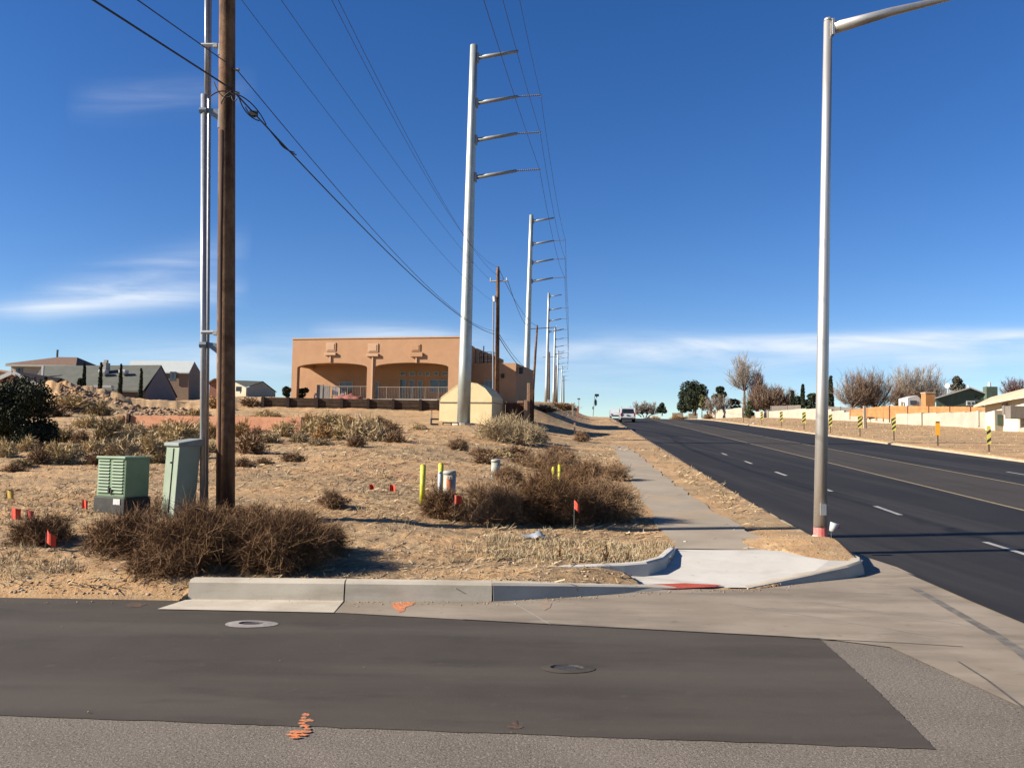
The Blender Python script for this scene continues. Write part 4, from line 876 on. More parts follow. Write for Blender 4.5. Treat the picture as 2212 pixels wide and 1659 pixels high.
# pink gable at far left with white trim
def trim(t, w, he, hr, s):
    for sg in (0, 1):
        a = np.array((0 if not sg else w, he)); b = np.array((w/2, hr)); d = (b-a)/np.linalg.norm(b-a); nn = np.array([-d[1], d[0]]); nn = nn if nn[1] > 0 else -nn; a = a-d*.5
        MB().prism([tuple(a-nn*.1), tuple(b-nn*.1), tuple(b+nn*.26), tuple(a+nn*.26)], (0, -.42, 0), (1, 0, 0), (0, 0, 1), (0, .1, 0)).build('barge_board', M_whitep, t)
M_pinkh = mat('house_pink', [(.50, .27, .20), (.58, .32, .24)], rough=.9)
gable_house('gable_house', 'small pink gable with white trim above the dark juniper at the left edge', 80, -20, 78, 850, 829, 806, 8, .0, M_pinkh, M_tile, extra=trim)
gable_house('gable_house', 'tan flat gabled house at the left edge, behind the pink gable', 105, -60, 25, 822, 806, 799, 8, 0, M_cream, M_stuccol)
# white roofed house
D = 130.; s = D/F; p = AD(x6(1350), y6(560), D); wh = thing('white_roof_house', 'brown house with a bright white metal roof behind the grey green roof', 'house', (p[0], p[1], p[2]-1.0))
U2 = lambda a: (x6(a)-x6(1350))*s; Z2 = lambda b: (y6(560)-y6(b))*s+1.0; M_mroof = mat('roof_white_metal', [(.62, .66, .62), (.70, .73, .70)], rough=.5, scale=2); M_bwall = mat('house_brown', [(.30, .205, .14), (.37, .26, .185)], rough=.9, scale=3)
wo = np.array(wh.location); B6 = lambda a, b, D_: tuple(AD(x6(a), y6(b), D_)-wo)
r4 = [B6(1300, 352, 130), B6(1945, 355, 130), B6(2003, 238, 136), B6(1345, 236, 136)]
MB().add(r4+[tuple(np.array(p)+th_) for p in r4], [(0, 1, 2, 3), (7, 6, 5, 4), (0, 4, 5, 1), (1, 5, 6, 2), (2, 6, 7, 3), (3, 7, 4, 0)]).build('roof', M_mroof, wh)
w7 = [B6(1320, 640, 130.3), B6(1938, 640, 130.3), B6(1938, 362, 130.3), B6(1320, 362, 130.3), B6(2065, 640, 141), B6(2062, 350, 141), B6(2002, 246, 136), B6(1400, 640, 141), B6(1400, 350, 141)]
MB().add(w7, [(0, 1, 2, 3), (1, 4, 5, 6, 2), (4, 7, 8, 5), (7, 0, 3, 8)]).build('wall', M_bwall, wh)
for a in (1757, 1792): MB().box((U2(a), -.03, Z2(388)), (.45, .1, 1.5)).build('window', M_glass, wh)
# small house between the wooden pole and the orange house
D = 105.; s = D/F; p = AD(504, 852, D); sh2 = thing('small_house', 'small cream house with a dark roof, right of the near wooden pole', 'house', (p[0], p[1], p[2]-.8)); U3 = lambda x: (x-504)*s; Z3 = lambda y: (852-y)*s+.8
MB().add([(U3(500), -.2, Z3(822)), (U3(542), -2.0, Z3(838)), (U3(552), 3, Z3(819)), (U3(508), 3, Z3(818)), (U3(560), 8, Z3(838)), (U3(508), 8, Z3(838))], [(0, 1, 2, 3), (3, 2, 4, 5)]).build('roof', M_groof, sh2)
MB().add([(U3(504), 0, 0), (U3(540), -1.6, 0), (U3(540), -1.6, Z3(839)), (U3(504), 0, Z3(824)), (U3(558), 7.6, 0), (U3(558), 7.6, Z3(839)), (U3(551), 3, Z3(821)), (U3(508), 7.6, 0), (U3(508), 7.6, Z3(838))], [(0, 1, 2, 3), (1, 4, 5, 6, 2), (4, 7, 8, 5), (7, 0, 3, 8)]).build('wall', M_cream, sh2)
MB().box((U3(522), -1.0, Z3(841)), (.8, .1, .6)).build('window', M_glass, sh2)
M_redh = mat('house_rust', [(.35, .15, .10), (.42, .2, .13)], rough=.9)
gable_house('rust_house', 'low rust coloured house between the conduit and the wooden pole', 118, 452, 478, 850, 828, 820, 7, 0, M_redh, M_tile)
# ------------------------------------------------------------------ vegetation
M_tumble = mat('tumbleweed_twigs', [(.10, .048, .02), (.23, .12, .055), (.40, .235, .11)], rough=.95, island=True, scale=3, pos=(.2, .8))
M_tumble2 = mat('dead_brush_twigs', [(.17, .09, .045), (.33, .20, .105), (.52, .34, .19)], rough=.95, island=True, scale=3, pos=(.2, .8))
M_sage = mat('sagebrush_twigs', [(.36, .25, .125), (.60, .455, .26), (.78, .62, .39)], rough=.95, island=True, scale=3, pos=(.2, .8))
M_rabbit = mat('rabbitbrush_twigs', [(.46, .32, .14), (.76, .56, .28), (.92, .73, .42)], rough=.95, island=True, scale=3, pos=(.2, .8))
M_ochre = mat('ochre_brush_twigs', [(.34, .18, .06), (.56, .33, .13), (.70, .45, .20)], rough=.95, island=True, scale=3, pos=(.2, .8))
M_olive = mat('olive_brush_twigs', [(.22, .155, .065), (.40, .29, .135), (.58, .43, .22)], rough=.95, island=True, scale=3, pos=(.2, .8))
M_straw = mat('straw', [(.36, .27, .14), (.55, .43, .25), (.68, .57, .38)], rough=.95, island=True, scale=3, pos=(.2, .8))
KM = {'t': M_tumble, 'd': M_tumble2, 's': M_sage, 'r': M_rabbit, 'o': M_ochre, 'g': M_olive}
KN = {'t': ('tumbleweed', 'tumbleweed'), 'd': ('dry_bush', 'bush'), 's': ('sagebrush', 'bush'), 'r': ('rabbitbrush', 'bush'), 'o': ('dry_bush', 'bush'), 'g': ('scrub_bush', 'bush')}
def near_shrub(px, by, w, h, kind, label, nst, nsub, tw, D=None, tangle=.55, group=None):
    g = G(px, by) if D is None else AD(px, by, D); D = g[1]; D2_ = D+w*D/F*.3; P = AD(px, by, D2_); P[2] = ground(P[0], P[1])-.03
    ww, hh = w*D2_/F, h*D/F*.84
    V_, Q_ = shrub_arrays(ww, hh, nst, int(nsub*2.3), tw*.66, tangle+.15)
    # keep the twigs above the sloping ground
    gz = zt(V_[:, 0]+P[0], V_[:, 1]+P[1], False)-P[2]; V_[:, 2] = np.maximum(V_[:, 2]+gz*.9, gz+.005)
    o = fastmesh(KN[kind][0], V_, Q_, KM[kind], loc=P); return tag(o, label, KN[kind][1], group)
gT = 'dead tumbleweeds in front of the utility boxes'
near_shrub(290, 1205, 215, 105, 't', 'left end tumbleweed of the big front mass, below the green transformer box', 260, 6500, .007, group=gT)
near_shrub(420, 1240, 250, 150, 't', 'largest front tumbleweed, below the leaning pale cabinet and over the kerb end', 330, 9000, .007, group=gT)
near_shrub(590, 1243, 270, 145, 't', 'front tumbleweed directly below the near wooden pole', 330, 9000, .007, group=gT)
near_shrub(690, 1205, 140, 85, 't', 'right end tumbleweed of the front mass, trailing toward bare sand', 180, 4200, .007, group=gT)
near_shrub(350, 1252, 190, 60, 't', 'low tumbleweed at the bottom left of the front mass, at the kerb end', 160, 3600, .007, group=gT)
near_shrub(510, 1150, 240, 50, 't', 'tumbleweed hugging the foot of the near wooden pole', 160, 4200, .007, group=gT)
near_shrub(88, 1182, 165, 66, 't', 'small separate tumbleweed at the left edge behind the orange red flag', 180, 4200, .007)
near_shrub(338, 1120, 44, 75, 'd', 'thin upright weed between the transformer box and the leaning cabinet', 50, 420, .006)
gM = 'brown bushes between the field and the sidewalk'
near_shrub(955, 1125, 115, 85, 't', 'dark bush at the foot of the beige riser', 200, 4200, .009, group=gM)
near_shrub(1065, 1137, 165, 118, 'd', 'lighter brown upright bush right of the beige riser', 260, 6500, .009, group=gM)
near_shrub(1185, 1137, 200, 140, 't', 'big brown bush in the middle of the sidewalk clump', 300, 8000, .009, group=gM)
near_shrub(1305, 1132, 170, 110, 'd', 'tan tipped bush overhanging the sidewalk edge', 240, 5600, .009, group=gM)
near_shrub(1232, 1075, 190, 72, 't', 'brown bush behind the middle of the sidewalk clump', 220, 5200, .010, group=gM)
near_shrub(1330, 1040, 72, 52, 'd', 'small upright bush at the left edge of the sidewalk farther up', 110, 1700, .010, group=gM)
near_shrub(1195, 1022, 150, 52, 'd', 'brown brush beyond the sidewalk clump, right of the small riser', 180, 3600, .012, group=gM)
near_shrub(1100, 1050, 90, 50, 'd', 'brown brush just below the smaller riser', 130, 2200, .011, group=gM)
near_shrub(1270, 1030, 110, 45, 'd', 'low brown brush near the far end of the sidewalk', 130, 2200, .012, group=gM)
near_shrub(1100, 958, 165, 66, 's', 'big grey green sagebrush between the nearest steel pole and the brick wall', 260, 6500, .022, group=None)
near_shrub(1150, 955, 80, 45, 's', 'smaller sagebrush right of the big one, by the wall return', 140, 2400, .022)
near_shrub(990, 975, 56, 34, 'd', 'low brown bush in front of the nearest steel pole', 90, 1400, .018)
near_shrub(1256, 955, 44, 30, 'd', 'small brown bush on the bank beside the pale stake', 90, 1100, .02)
near_shrub(1205, 985, 80, 26, 'd', 'flat brown brush on the bank between the sage and the sidewalk', 90, 1300, .016)
near_shrub(720, 1100, 78, 46, 'd', 'lone brown bush in the open field right of the near wooden pole', 110, 1500, .009)
near_shrub(640, 1132, 100, 30, 't', 'low dark brush right of the near wooden pole foot', 110, 1700, .008)
# scrub farther out: prototypes copied
PROT = {}
for kd in KM:
    PROT[kd] = []
    for j in range(2):
        V_, Q_ = shrub_arrays(1, .6, 130, 1500, .021, .5)
        me = fastmesh('shrub_mesh', V_, Q_, KM[kd]).data; bpy.data.objects.remove(bpy.data.objects['shrub_mesh']); PROT[kd].append(me)
def far_shrub(px, by, w, h, kind, label, group=None, D=None):
    g = G(px, by) if D is None else AD(px, by, D); P = AD(px, by, g[1]); P[2] = ground(P[0], P[1])-.04; s = P[1]/F
    o = bpy.data.objects.new(KN[kind][0], random.choice(PROT[kind])); COL.objects.link(o); o.location = P; o.rotation_euler = (0, 0, random.uniform(0, 6.28)); o.scale = (w*s*1.15, w*s*1.15, h*s/.60)
    return tag(o, label, KN[kind][1], group)
g1_ = 'scrub bushes along the far edge of the field'
for a in [(12, 985, 50, 40, 'r', 'tan bush at the left edge, in front of the juniper'), (85, 1003, 52, 44, 'd', 'rounded brown bush left of the pair below the juniper'), (140, 1000, 72, 46, 'r', 'rounded tan bush right of the pair below the juniper'),
          (45, 1008, 50, 22, 'g', 'low dark bush at the lower left of the scrub'), (140, 955, 50, 34, 'g', 'bush tucked against the right foot of the juniper'), (175, 958, 46, 34, 'd', 'dark bush a little right of the juniper'),
          (228, 958, 60, 52, 'g', 'olive bush left of the pink wall corner'), (215, 1000, 70, 34, 'd', 'low brown bush above the green transformer box'), (265, 985, 86, 50, 's', 'pale sage bush in the middle of the left scrub'),
          (325, 978, 74, 46, 'r', 'tan bush above the transformer box and left of the cabinet lid'), (292, 945, 60, 34, 's', 'sage bush in front of the pink wall'), (392, 962, 90, 52, 'r', 'broad tan bush behind the leaning cabinet'),
          (385, 932, 70, 28, 'o', 'ochre bush against the right part of the pink wall'), (448, 950, 44, 44, 'o', 'ochre bush between the conduit and the pole'), (60, 975, 46, 34, 'r', 'tan bush under the juniper'),
          (345, 1000, 60, 30, 'g', 'low grey bush just behind the leaning cabinet lid'), (415, 990, 60, 34, 'd', 'brown bush right behind the cabinet'), (190, 925, 60, 30, 'r', 'tan bush high in the scrub right of the juniper'), (255, 925, 40, 30, 'g', 'small olive bush at the left end of the pink wall'),
          (540, 980, 72, 46, 'd', 'brown bush just right of the near wooden pole'), (528, 1008, 44, 26, 'd', 'low brown bush right of the near wooden pole, nearer than its neighbour'), (520, 945, 50, 38, 'o', 'ochre weeds right of the near wooden pole, farther out'),
          (632, 998, 56, 24, 'd', 'low reddish brown bush in the middle of the field'), (585, 960, 50, 28, 's', 'faint grey bush in the middle distance'), (612, 940, 60, 34, 'r', 'tan bush at the left end of the brush bank'),
          (632, 934, 52, 36, 'g', 'dark olive bush at the left of the brush bank'), (672, 940, 56, 40, 'r', 'tan bush on the brush bank below the third wall post'), (700, 948, 50, 36, 'o', 'ochre bush low on the brush bank'), (668, 916, 60, 24, 'o', 'ochre bush on the crest of the brush bank'),
          (742, 945, 64, 44, 'r', 'yellowish bush in the middle of the brush bank'), (780, 950, 66, 52, 's', 'large grey sage at the right of the brush bank'), (818, 952, 56, 44, 's', 'grey sage second from the right end of the brush bank'),
          (852, 955, 50, 32, 'd', 'reddish brush at the right end of the brush bank'), (770, 970, 46, 30, 'd', 'dark brown bush in front of the brush bank'), (725, 918, 60, 24, 'g', 'olive bush high on the brush bank'), (820, 918, 44, 22, 'd', 'brown weeds on the crest at the right of the brush bank'),
          (570, 1003, 36, 18, 'd', 'tiny brown bush out in the field right of the pole'), (905, 930, 40, 16, 'r', 'low tan weeds between the brush bank and the shed'), (1130, 1000, 60, 24, 'd', 'low brown brush above the smaller riser'), (1045, 1000, 54, 26, 'd', 'brown brush left of the smaller riser'),
          (1175, 890, 60, 18, 'd', 'brown brush on top of the bank behind the brick wall'), (1215, 885, 70, 16, 'd', 'long low brush along the skyline of the bank'), (1258, 888, 26, 18, 'g', 'dark little bush at the right end of the bank skyline'), (430, 905, 60, 26, 'g', 'dark brush beyond the right end of the pink wall'),
          (470, 880, 60, 24, 'o', 'ochre brush on the slope between the conduit and the pole'), (540, 880, 50, 22, 'd', 'brown brush on the slope left of the retaining wall'), (575, 905, 50, 22, 'o', 'ochre weeds below the left end of the retaining wall'), (100, 900, 90, 40, 'd', 'brown weeds on the slope of the dirt ridge'),
          (160, 880, 80, 30, 'r', 'tan weeds on the slope of the dirt ridge'), (215, 898, 60, 34, 'g', 'dark brush at the right foot of the dirt ridge'), (1095, 925, 60, 24, 's', 'pale sage behind the big one, before the yard wall')]:
    far_shrub(*a[:6], group=g1_)
for px, by, w, h, kd, lb in [(30, 1018, 50, 22, 'd', 'low brown bush at the left edge, lowest of the scrub'), (112, 978, 46, 30, 'r', 'tan bush directly behind the pair below the juniper'), (165, 985, 44, 30, 's', 'pale bush just right of the rounded tan one'), (200, 975, 56, 34, 'r', 'tan bush halfway between the juniper and the cabinet'),
          (240, 1008, 40, 18, 'g', 'low olive bush just above the green transformer box'), (300, 1000, 50, 26, 's', 'pale bush right above the transformer box'), (360, 945, 56, 36, 'r', 'tan bush before the middle of the pink wall'), (335, 935, 40, 24, 'd', 'small brown bush against the pink wall'), (405, 915, 60, 28, 'o', 'ochre bush over the right part of the pink wall'),
          (430, 930, 40, 26, 'r', 'tan bush left of the conduit'), (455, 975, 40, 30, 'r', 'tan bush seen between the conduit and the near pole'), (555, 955, 60, 34, 'd', 'brown bush right of the near pole, behind its neighbour'), (565, 925, 60, 34, 'r', 'tan bush below the left end of the retaining wall'), (600, 915, 50, 26, 'g', 'olive bush below the second wall post'),
          (645, 955, 50, 24, 's', 'low pale bush before the brush bank at its left'), (700, 925, 54, 34, 'r', 'tan bush on the brush bank below the fourth wall post'), (755, 925, 50, 30, 'o', 'ochre bush high in the middle of the brush bank'), (795, 930, 56, 34, 'r', 'tan bush behind the large grey sage'), (840, 935, 50, 30, 'd', 'brown bush behind the right end of the brush bank'),
          (690, 965, 60, 18, 's', 'low grey tuft before the middle of the brush bank'), (10, 955, 40, 36, 'r', 'tall tan bush at the very left edge'), (275, 965, 50, 40, 'r', 'tan bush right behind the pale sage'), (235, 935, 50, 36, 'd', 'brown bush at the left of the pink wall corner'), (1110, 985, 80, 26, 'd', 'brown brush between the sage and the smaller riser'),
          (1150, 1008, 70, 26, 'd', 'brown brush right above the smaller riser'), (1040, 985, 60, 24, 'd', 'low brown brush right of the bush before the steel pole'), (1220, 1000, 60, 30, 'd', 'brown brush by the far left edge of the sidewalk'), (1080, 985, 50, 18, 'r', 'pale tuft below the big sagebrush')]:
    far_shrub(px, by, w, h, kd, lb, group=g1_)
def tall_weed(px, by, ty, label):
    g = G(px, by); h = (by-ty)*g[1]/F; P = (g[0], g[1], g[2]-.02); n = 10
    V_, Q_ = shrub_arrays(h*.45, h, 8, 160, .012, .6); o = fastmesh('dead_weed', V_, Q_, M_tumble, loc=P); tag(o, label, 'weed', 'dead weeds standing in the dry grass by the wing kerb')
tall_weed(1308, 1212, 1160, 'tallest dark weed stalk in the dry grass above the curved kerb'); tall_weed(1210, 1208, 1165, 'dark weed left of the tallest stalk above the curved kerb'); tall_weed(1355, 1210, 1180, 'short dark weed right of the tallest stalk')
tall_weed(1455, 1190, 1172, 'small green weed at the inner end of the curved kerb'); tall_weed(1140, 1192, 1168, 'little dark weed in the dirt, leftmost of those above the curved kerb')
# juniper
M_juniper = mat('juniper_foliage', [(.016, .022, .010), (.035, .046, .02), (.075, .085, .036)], rough=.9, island=True, scale=2, pos=(.25, .75))
M_pine = mat('pine_foliage', [(.018, .026, .012), (.035, .05, .022), (.06, .08, .035)], rough=.9, island=True, scale=1, pos=(.25, .75))
M_bark = mat('bark', [(.14, .10, .07), (.24, .18, .13)], rough=.95, scale=6, bump=.5, stretch=(1, 1, .3))
def leafy(name, label, cat, P, w, h, n, size, m, lobes=14, trunk=.25, shape=None, group=None, vertical=.3, core=.35):
    t = thing(name, label, cat, P, 0, group)
    MB().tube([(0, 0, -.2), (.03*w, 0, h*trunk), (0, .02*w, h*.75)], [.05*w+.03, .04*w+.02, .015*w], 8).build('trunk', M_bark, t)
    cs_ = []
    for i in range(lobes):
        a = RN.uniform(0, 6.28); r = RN.uniform(.1, .36)*w; zc = RN.uniform(trunk*.9, .84)
        if shape == 'cone': r = RN.uniform(0, .42)*w*(1-zc)
        if shape == 'column': r = RN.uniform(0, .12)*w
        cs_.append((r*math.cos(a), r*math.sin(a), zc*h, RN.uniform(.14, .25)*min(w, h*1.3)*(1.0 if shape != 'cone' else 1.15*(1.15-zc)) if shape != 'column' else w*.42*(1.1-zc*.7)))
    if shape is None: cs_.append((0, 0, h*.80, .22*w)); cs_.append((0, 0, h*.5, .36*w))
    if shape == 'column': cs_ = [(RN.normal()*w*.05, RN.normal()*w*.05, z*h, w*.5*(1.05-.75*z**2)) for z in np.linspace(.04, .95, 30)]
    cs_ = np.array(cs_); ix = RN.integers(0, len(cs_), n); d = unit(RN.normal(size=(n, 3))); rr_ = RN.uniform(core, 1, n)**.5
    C_ = cs_[ix, :3]+d*(cs_[ix, 3]*rr_)[:, None]*np.array([1, 1, .92 if shape != 'column' else max(1.2, h/30/w*2)])
    C_[:, 2] = np.clip(C_[:, 2], .04*h, h*1.03)
    V_, Q_ = leaf_arrays(C_, size, .5, vertical); fastmesh('crown', V_, Q_, m, t); return t
jd = 24.; P = AD(30, 972, jd); P[2] = ground(P[0], P[1])-.1
leafy('juniper', 'big dark green juniper at the left edge of the field', 'tree', P, 185*jd/F, 158*jd/F, 30000, .035, M_juniper, 20, .12, core=.2)
far_shrub(122, 905, 18, 46, 'g', 'dark sprig standing at the upper right of the juniper', D=26)
def atp(px, by, D, ty): P = AD(px, by, D); return np.array(P), (by-ty)*D/F
for i, (a, b0, b1, lb) in enumerate([(855, 236, 560, 'first dark column cypress from the left, before the grey green roof'), (1025, 240, 560, 'second dark column cypress from the left, left of the white chimney'), (1230, 255, 600, 'third dark column cypress, right of the white chimney'), (1440, 300, 640, 'rightmost dark column cypress, before the mauve gable')]):
    P, h = atp(x6(a), y6(b1)+6, 84, y6(b0)); P[2] -= .5; leafy('column_cypress', lb, 'tree', P, .46, h+.5, 5200, .055, M_juniper, 6, .05, 'column', group='thin dark cypresses in front of the grey green roof')
for (a, b, w, h, lb) in [(420, 455, 9, 9, 'tiny dark shrub at the left of the ridge top'), (465, 455, 9, 14, 'small dark conical shrub on the ridge top'), (622, 462, 11, 10, 'round dark shrub on the ridge top'), (820, 470, 18, 14, 'dark shrub beside the first cypress')]:
    P, h_ = atp(x6(a), y6(b)+4, 75, y6(b)-h); P[2] -= .4; leafy('small_shrub', lb, 'shrub', P, w*75/F, h_+.4, 700, .09, M_juniper, 5, .1, group='little dark shrubs behind the dirt ridge')
P, h_ = atp(618, 864, 64, 834); leafy('porch_shrub', 'dark shrub at the left corner of the orange house', 'shrub', P, 22*64/F, h_, 1200, .09, M_juniper, 6, .1)
P, h_ = atp(652, 866, 66.5, 838); leafy('porch_shrub', 'shrub standing inside the left arch of the orange house', 'shrub', P, 24*66/F, h_, 1200, .09, M_juniper, 6, .1)
P, h_ = atp(1124, 868, 82, 836); leafy('yard_tree', 'dark bush between the orange house wing and the second steel pole', 'shrub', P, 26*82/F, h_, 1500, .12, M_juniper, 7, .1)

# bare trees
M_bare = mat('bare_branches_tan', [(.26, .205, .155), (.42, .35, .28), (.56, .48, .40)], rough=.95, island=True, scale=1, pos=(.2, .8))
M_bareb = mat('bare_branches_brown', [(.17, .105, .07), (.29, .19, .13), (.42, .30, .21)], rough=.95, island=True, scale=1, pos=(.2, .8))
M_barep = mat('bare_branches_purple', [(.10, .05, .05), (.19, .105, .095), (.30, .19, .16)], rough=.95, island=True, scale=1, pos=(.2, .8))
def bare(name, label, P, w, h, m, fork=.3, spread=.5, nst=110, tw=.04, trunks=1, nsub=5200, group=None):
    t = thing(name, label, 'tree', P, 0, group); tk = MB(); Vs, Qs, nv = [], [], 0
    for i in range(trunks):
        bx_ = 0 if trunks == 1 else (i-(trunks-1)/2)*w*.10; tx_ = bx_*2.2; f = h*fork*RN.uniform(.8, 1.1)
        tk.tube([(bx_, 0, -.3), ((bx_+tx_)/2, 0, f*.5), (tx_, 0, f)], [h*.022+.07, h*.018+.05, h*.014+.03], 7)
        n0 = nst//trunks; hc = h-f; d = RN.normal(size=(n0, 3)); d[:, 2] = np.abs(d[:, 2])*1.1+.18; d = unit(d)
        # main limbs: leave the fork steeply, bend outwards, then rise again toward the crown's outline
        E_ = d*RN.uniform(.72, 1.0, (n0, 1))*np.array([w*spread*(1 if trunks == 1 else .8), w*spread*.9, hc*1.02]); E_[:, 2] = np.minimum(E_[:, 2]+hc*.06, hc)
        C1 = E_*np.array([.45, .45, .34])+RN.normal(size=(n0, 3))*w*.02; k = 7; tt_ = np.linspace(0, 1, k)[None, :, None]
        Pm = 2*C1[:, None]*tt_*(1-tt_)+E_[:, None]*tt_**2+np.array([tx_, 0, f]); wm = np.linspace(tw*2.6, tw*.7, k)[None]*RN.uniform(.6, 1.3, (n0, 1))
        lists = [(Pm, wm)]; par = Pm
        for lv, (cnt, lf, wf) in enumerate(((nsub//trunks//3, .26, 1.0), (nsub//trunks, .13, .62))):
            ix = RN.integers(0, len(par), cnt); kk_ = RN.integers(2 if lv == 0 else 1, par.shape[1]-1, cnt); S0 = par[ix, kk_]; T0 = unit(par[ix, kk_+1]-S0)
            dd = unit(T0+RN.normal(size=(cnt, 3))*.55+np.array([0, 0, .22])); Ls = RN.uniform(.45, 1, cnt)[:, None]*lf*min(w, hc*1.2); u_ = np.linspace(0, 1, 4)[None, :, None]
            Pn = S0[:, None]+dd[:, None]*Ls[:, None]*u_+(RN.normal(size=(cnt, 1, 3))*.12+np.array([0, 0, .12]))*Ls[:, None]*u_*u_
            lists.append((Pn, np.linspace(tw*wf, tw*wf*.45, 4)[None]*np.ones((cnt, 1)))); par = Pn
        for Pn, wn in lists:
            V_, Q_ = ribbons(Pn, wn); Vs.append(V_); Qs.append(Q_+nv); nv += len(V_)
    V_ = np.vstack(Vs); V_[:, 2] = np.maximum(V_[:, 2], .1)
    tk.build('trunk', M_bark, t); fastmesh('crown', V_, np.vstack(Qs), m, t); return t
def rt(px, by, ty, D, w):  # right hand plants: base point, height, width
    P = AD(px, by, D); h = (by-ty)*D/F+.3; P[2] -= .3; return P, w*D/F, h
P, w, h = rt(1608, 884, 758, 178, 88); bare('bare_tree', 'tall pale leafless tree with a bare forked trunk behind the wall', P, w, h, M_bare, .34, .5, 46, .062, 1, 2300)
P, w, h = rt(1866, 892, 793, 138, 118); bare('bare_tree', 'wide brown leafless tree right of the street light', P, w, h, M_bareb, .14, .5, 130, .05, 3, 7000)
P, w, h = rt(1985, 880, 788, 150, 130); bare('bare_tree', 'leafless tree left of the green gabled house', P, w, h, M_bare, .16, .5, 130, .05, 3, 6500)
P, w, h = rt(1945, 882, 830, 145, 80); bare('bare_tree', 'lower leafless tree between the two wide ones', P, w, h, M_bareb, .14, .5, 80, .05, 2, 3000)
P, w, h = rt(2192, 870, 816, 165, 66); bare('bare_tree', 'dark leafless tree at the right edge above the beige roof', P, w, h, M_barep, .2, .5, 60, .055, 2, 2600)
P, w, h = rt(1638, 888, 797, 185, 50); bare('bare_tree', 'dark purple brown tree right against the tall pale one', P, w, h, M_barep, .12, .45, 120, .08, 1, 6500)
P, w, h = rt(1660, 890, 832, 172, 84); bare('brush_tree', 'wide brown thicket right of the dark purple tree', P, w, h, M_bareb, .1, .5, 160, .07, 4, 8000)
P, w, h = rt(1550, 890, 852, 185, 60); bare('brush_tree', 'greyish leafless bush right of the big pine', P, w, h, M_bare, .12, .5, 80, .06, 3, 2600)
P, w, h = rt(1393, 896, 867, 215, 50); bare('brush_tree', 'tan leafless bushes beyond the crest of the road', P, w, h, M_bare, .1, .5, 90, .08, 4, 3600)
P, w, h = rt(1690, 892, 838, 175, 60); bare('brush_tree', 'brown leafless bush left of the two cypresses', P, w, h, M_bareb, .12, .5, 90, .07, 3, 3200)
P, w, h = rt(1499, 892, 822, 190, 84); leafy('pine_tree', 'big round dark pine beyond the wall, left of the pale bare tree', 'tree', P, w, h, 12000, .20, M_pine, 18, .12)
P, w, h = rt(1553, 888, 829, 188, 34); leafy('pine_tree', 'narrow dark tree joined to the right of the big pine', 'tree', P, w, h, 3500, .20, M_pine, 9, .35)
P, w, h = rt(1430, 894, 869, 205, 24); leafy('pine_tree', 'small dark tree near the road crest', 'tree', P, w, h, 1600, .2, M_pine, 7, .2)
P, w, h = rt(1619, 901, 863, 162, 30); leafy('green_shrub', 'round green shrub growing in front of the block wall', 'shrub', P, w, h, 3000, .12, mat('shrub_green', [(.05, .065, .02), (.09, .11, .035), (.13, .14, .06)], island=True, rough=.9), 9, .08)
P, w, h = rt(1588, 892, 861, 185, 34); leafy('green_shrub', 'low dark green bush left of the bare forked trunk', 'shrub', P, w, h, 2000, .18, M_pine, 8, .1)
for px, ty, w_, D, lb in [(1712, 843, 11, 165, 'shorter of the two cypresses left of the street light'), (1734, 829, 12, 165, 'taller pointed cypress left of the street light'), (1795, 810, 13, 150, 'tallest cypress, just right of the street light')]:
    P, w, h = rt(px, 892, ty, D, w_); leafy('cypress', lb, 'tree', P, w, h, 3000, .16, M_pine, 6, .04, 'column', 'cypresses behind the block wall')
P, w, h = rt(1752, 892, 847, 160, 38); leafy('green_shrub', 'dark round bush just left of the street light', 'shrub', P, w, h, 2600, .18, M_pine, 8, .1)
P, w, h = rt(1723, 892, 852, 168, 30); leafy('green_shrub', 'dark bush between the two cypresses', 'shrub', P, w, h, 1600, .18, M_pine, 7, .1)
P, w, h = rt(2070, 880, 798, 160, 56); leafy('conifer', 'grey green conical conifer behind the green gable', 'tree', P, w, h, 5200, .22, mat('conifer_grey', [(.05, .055, .035), (.09, .09, .06), (.15, .14, .10)], island=True, rough=.95), 26, .1, 'cone')
P, w, h = rt(1516, 897, 848, 180, 16); leafy('yucca', 'pale yellow green upright plant in front of the big pine', 'plant', P, w, h, 900, .22, mat('yucca_leaf', [(.17, .17, .07), (.28, .27, .12)], island=True, rough=.9), 5, .4)
for px, w_, h_, kd, lb in [(1462, 30, 12, 'o', 'ochre bush left of the first wall blocks'), (1480, 24, 10, 'g', 'dark bush between the first two pieces of wall'), (1530, 22, 15, 'd', 'grey bush before the left end of the long wall'), (1415, 26, 12, 'o', 'ochre brush at the right side of the road crest'), (1400, 24, 10, 'd', 'brown brush right behind the white cars')]:
    far_shrub(px, 902, w_, h_, kd, lb, 'bushes along the far right verge', 178)

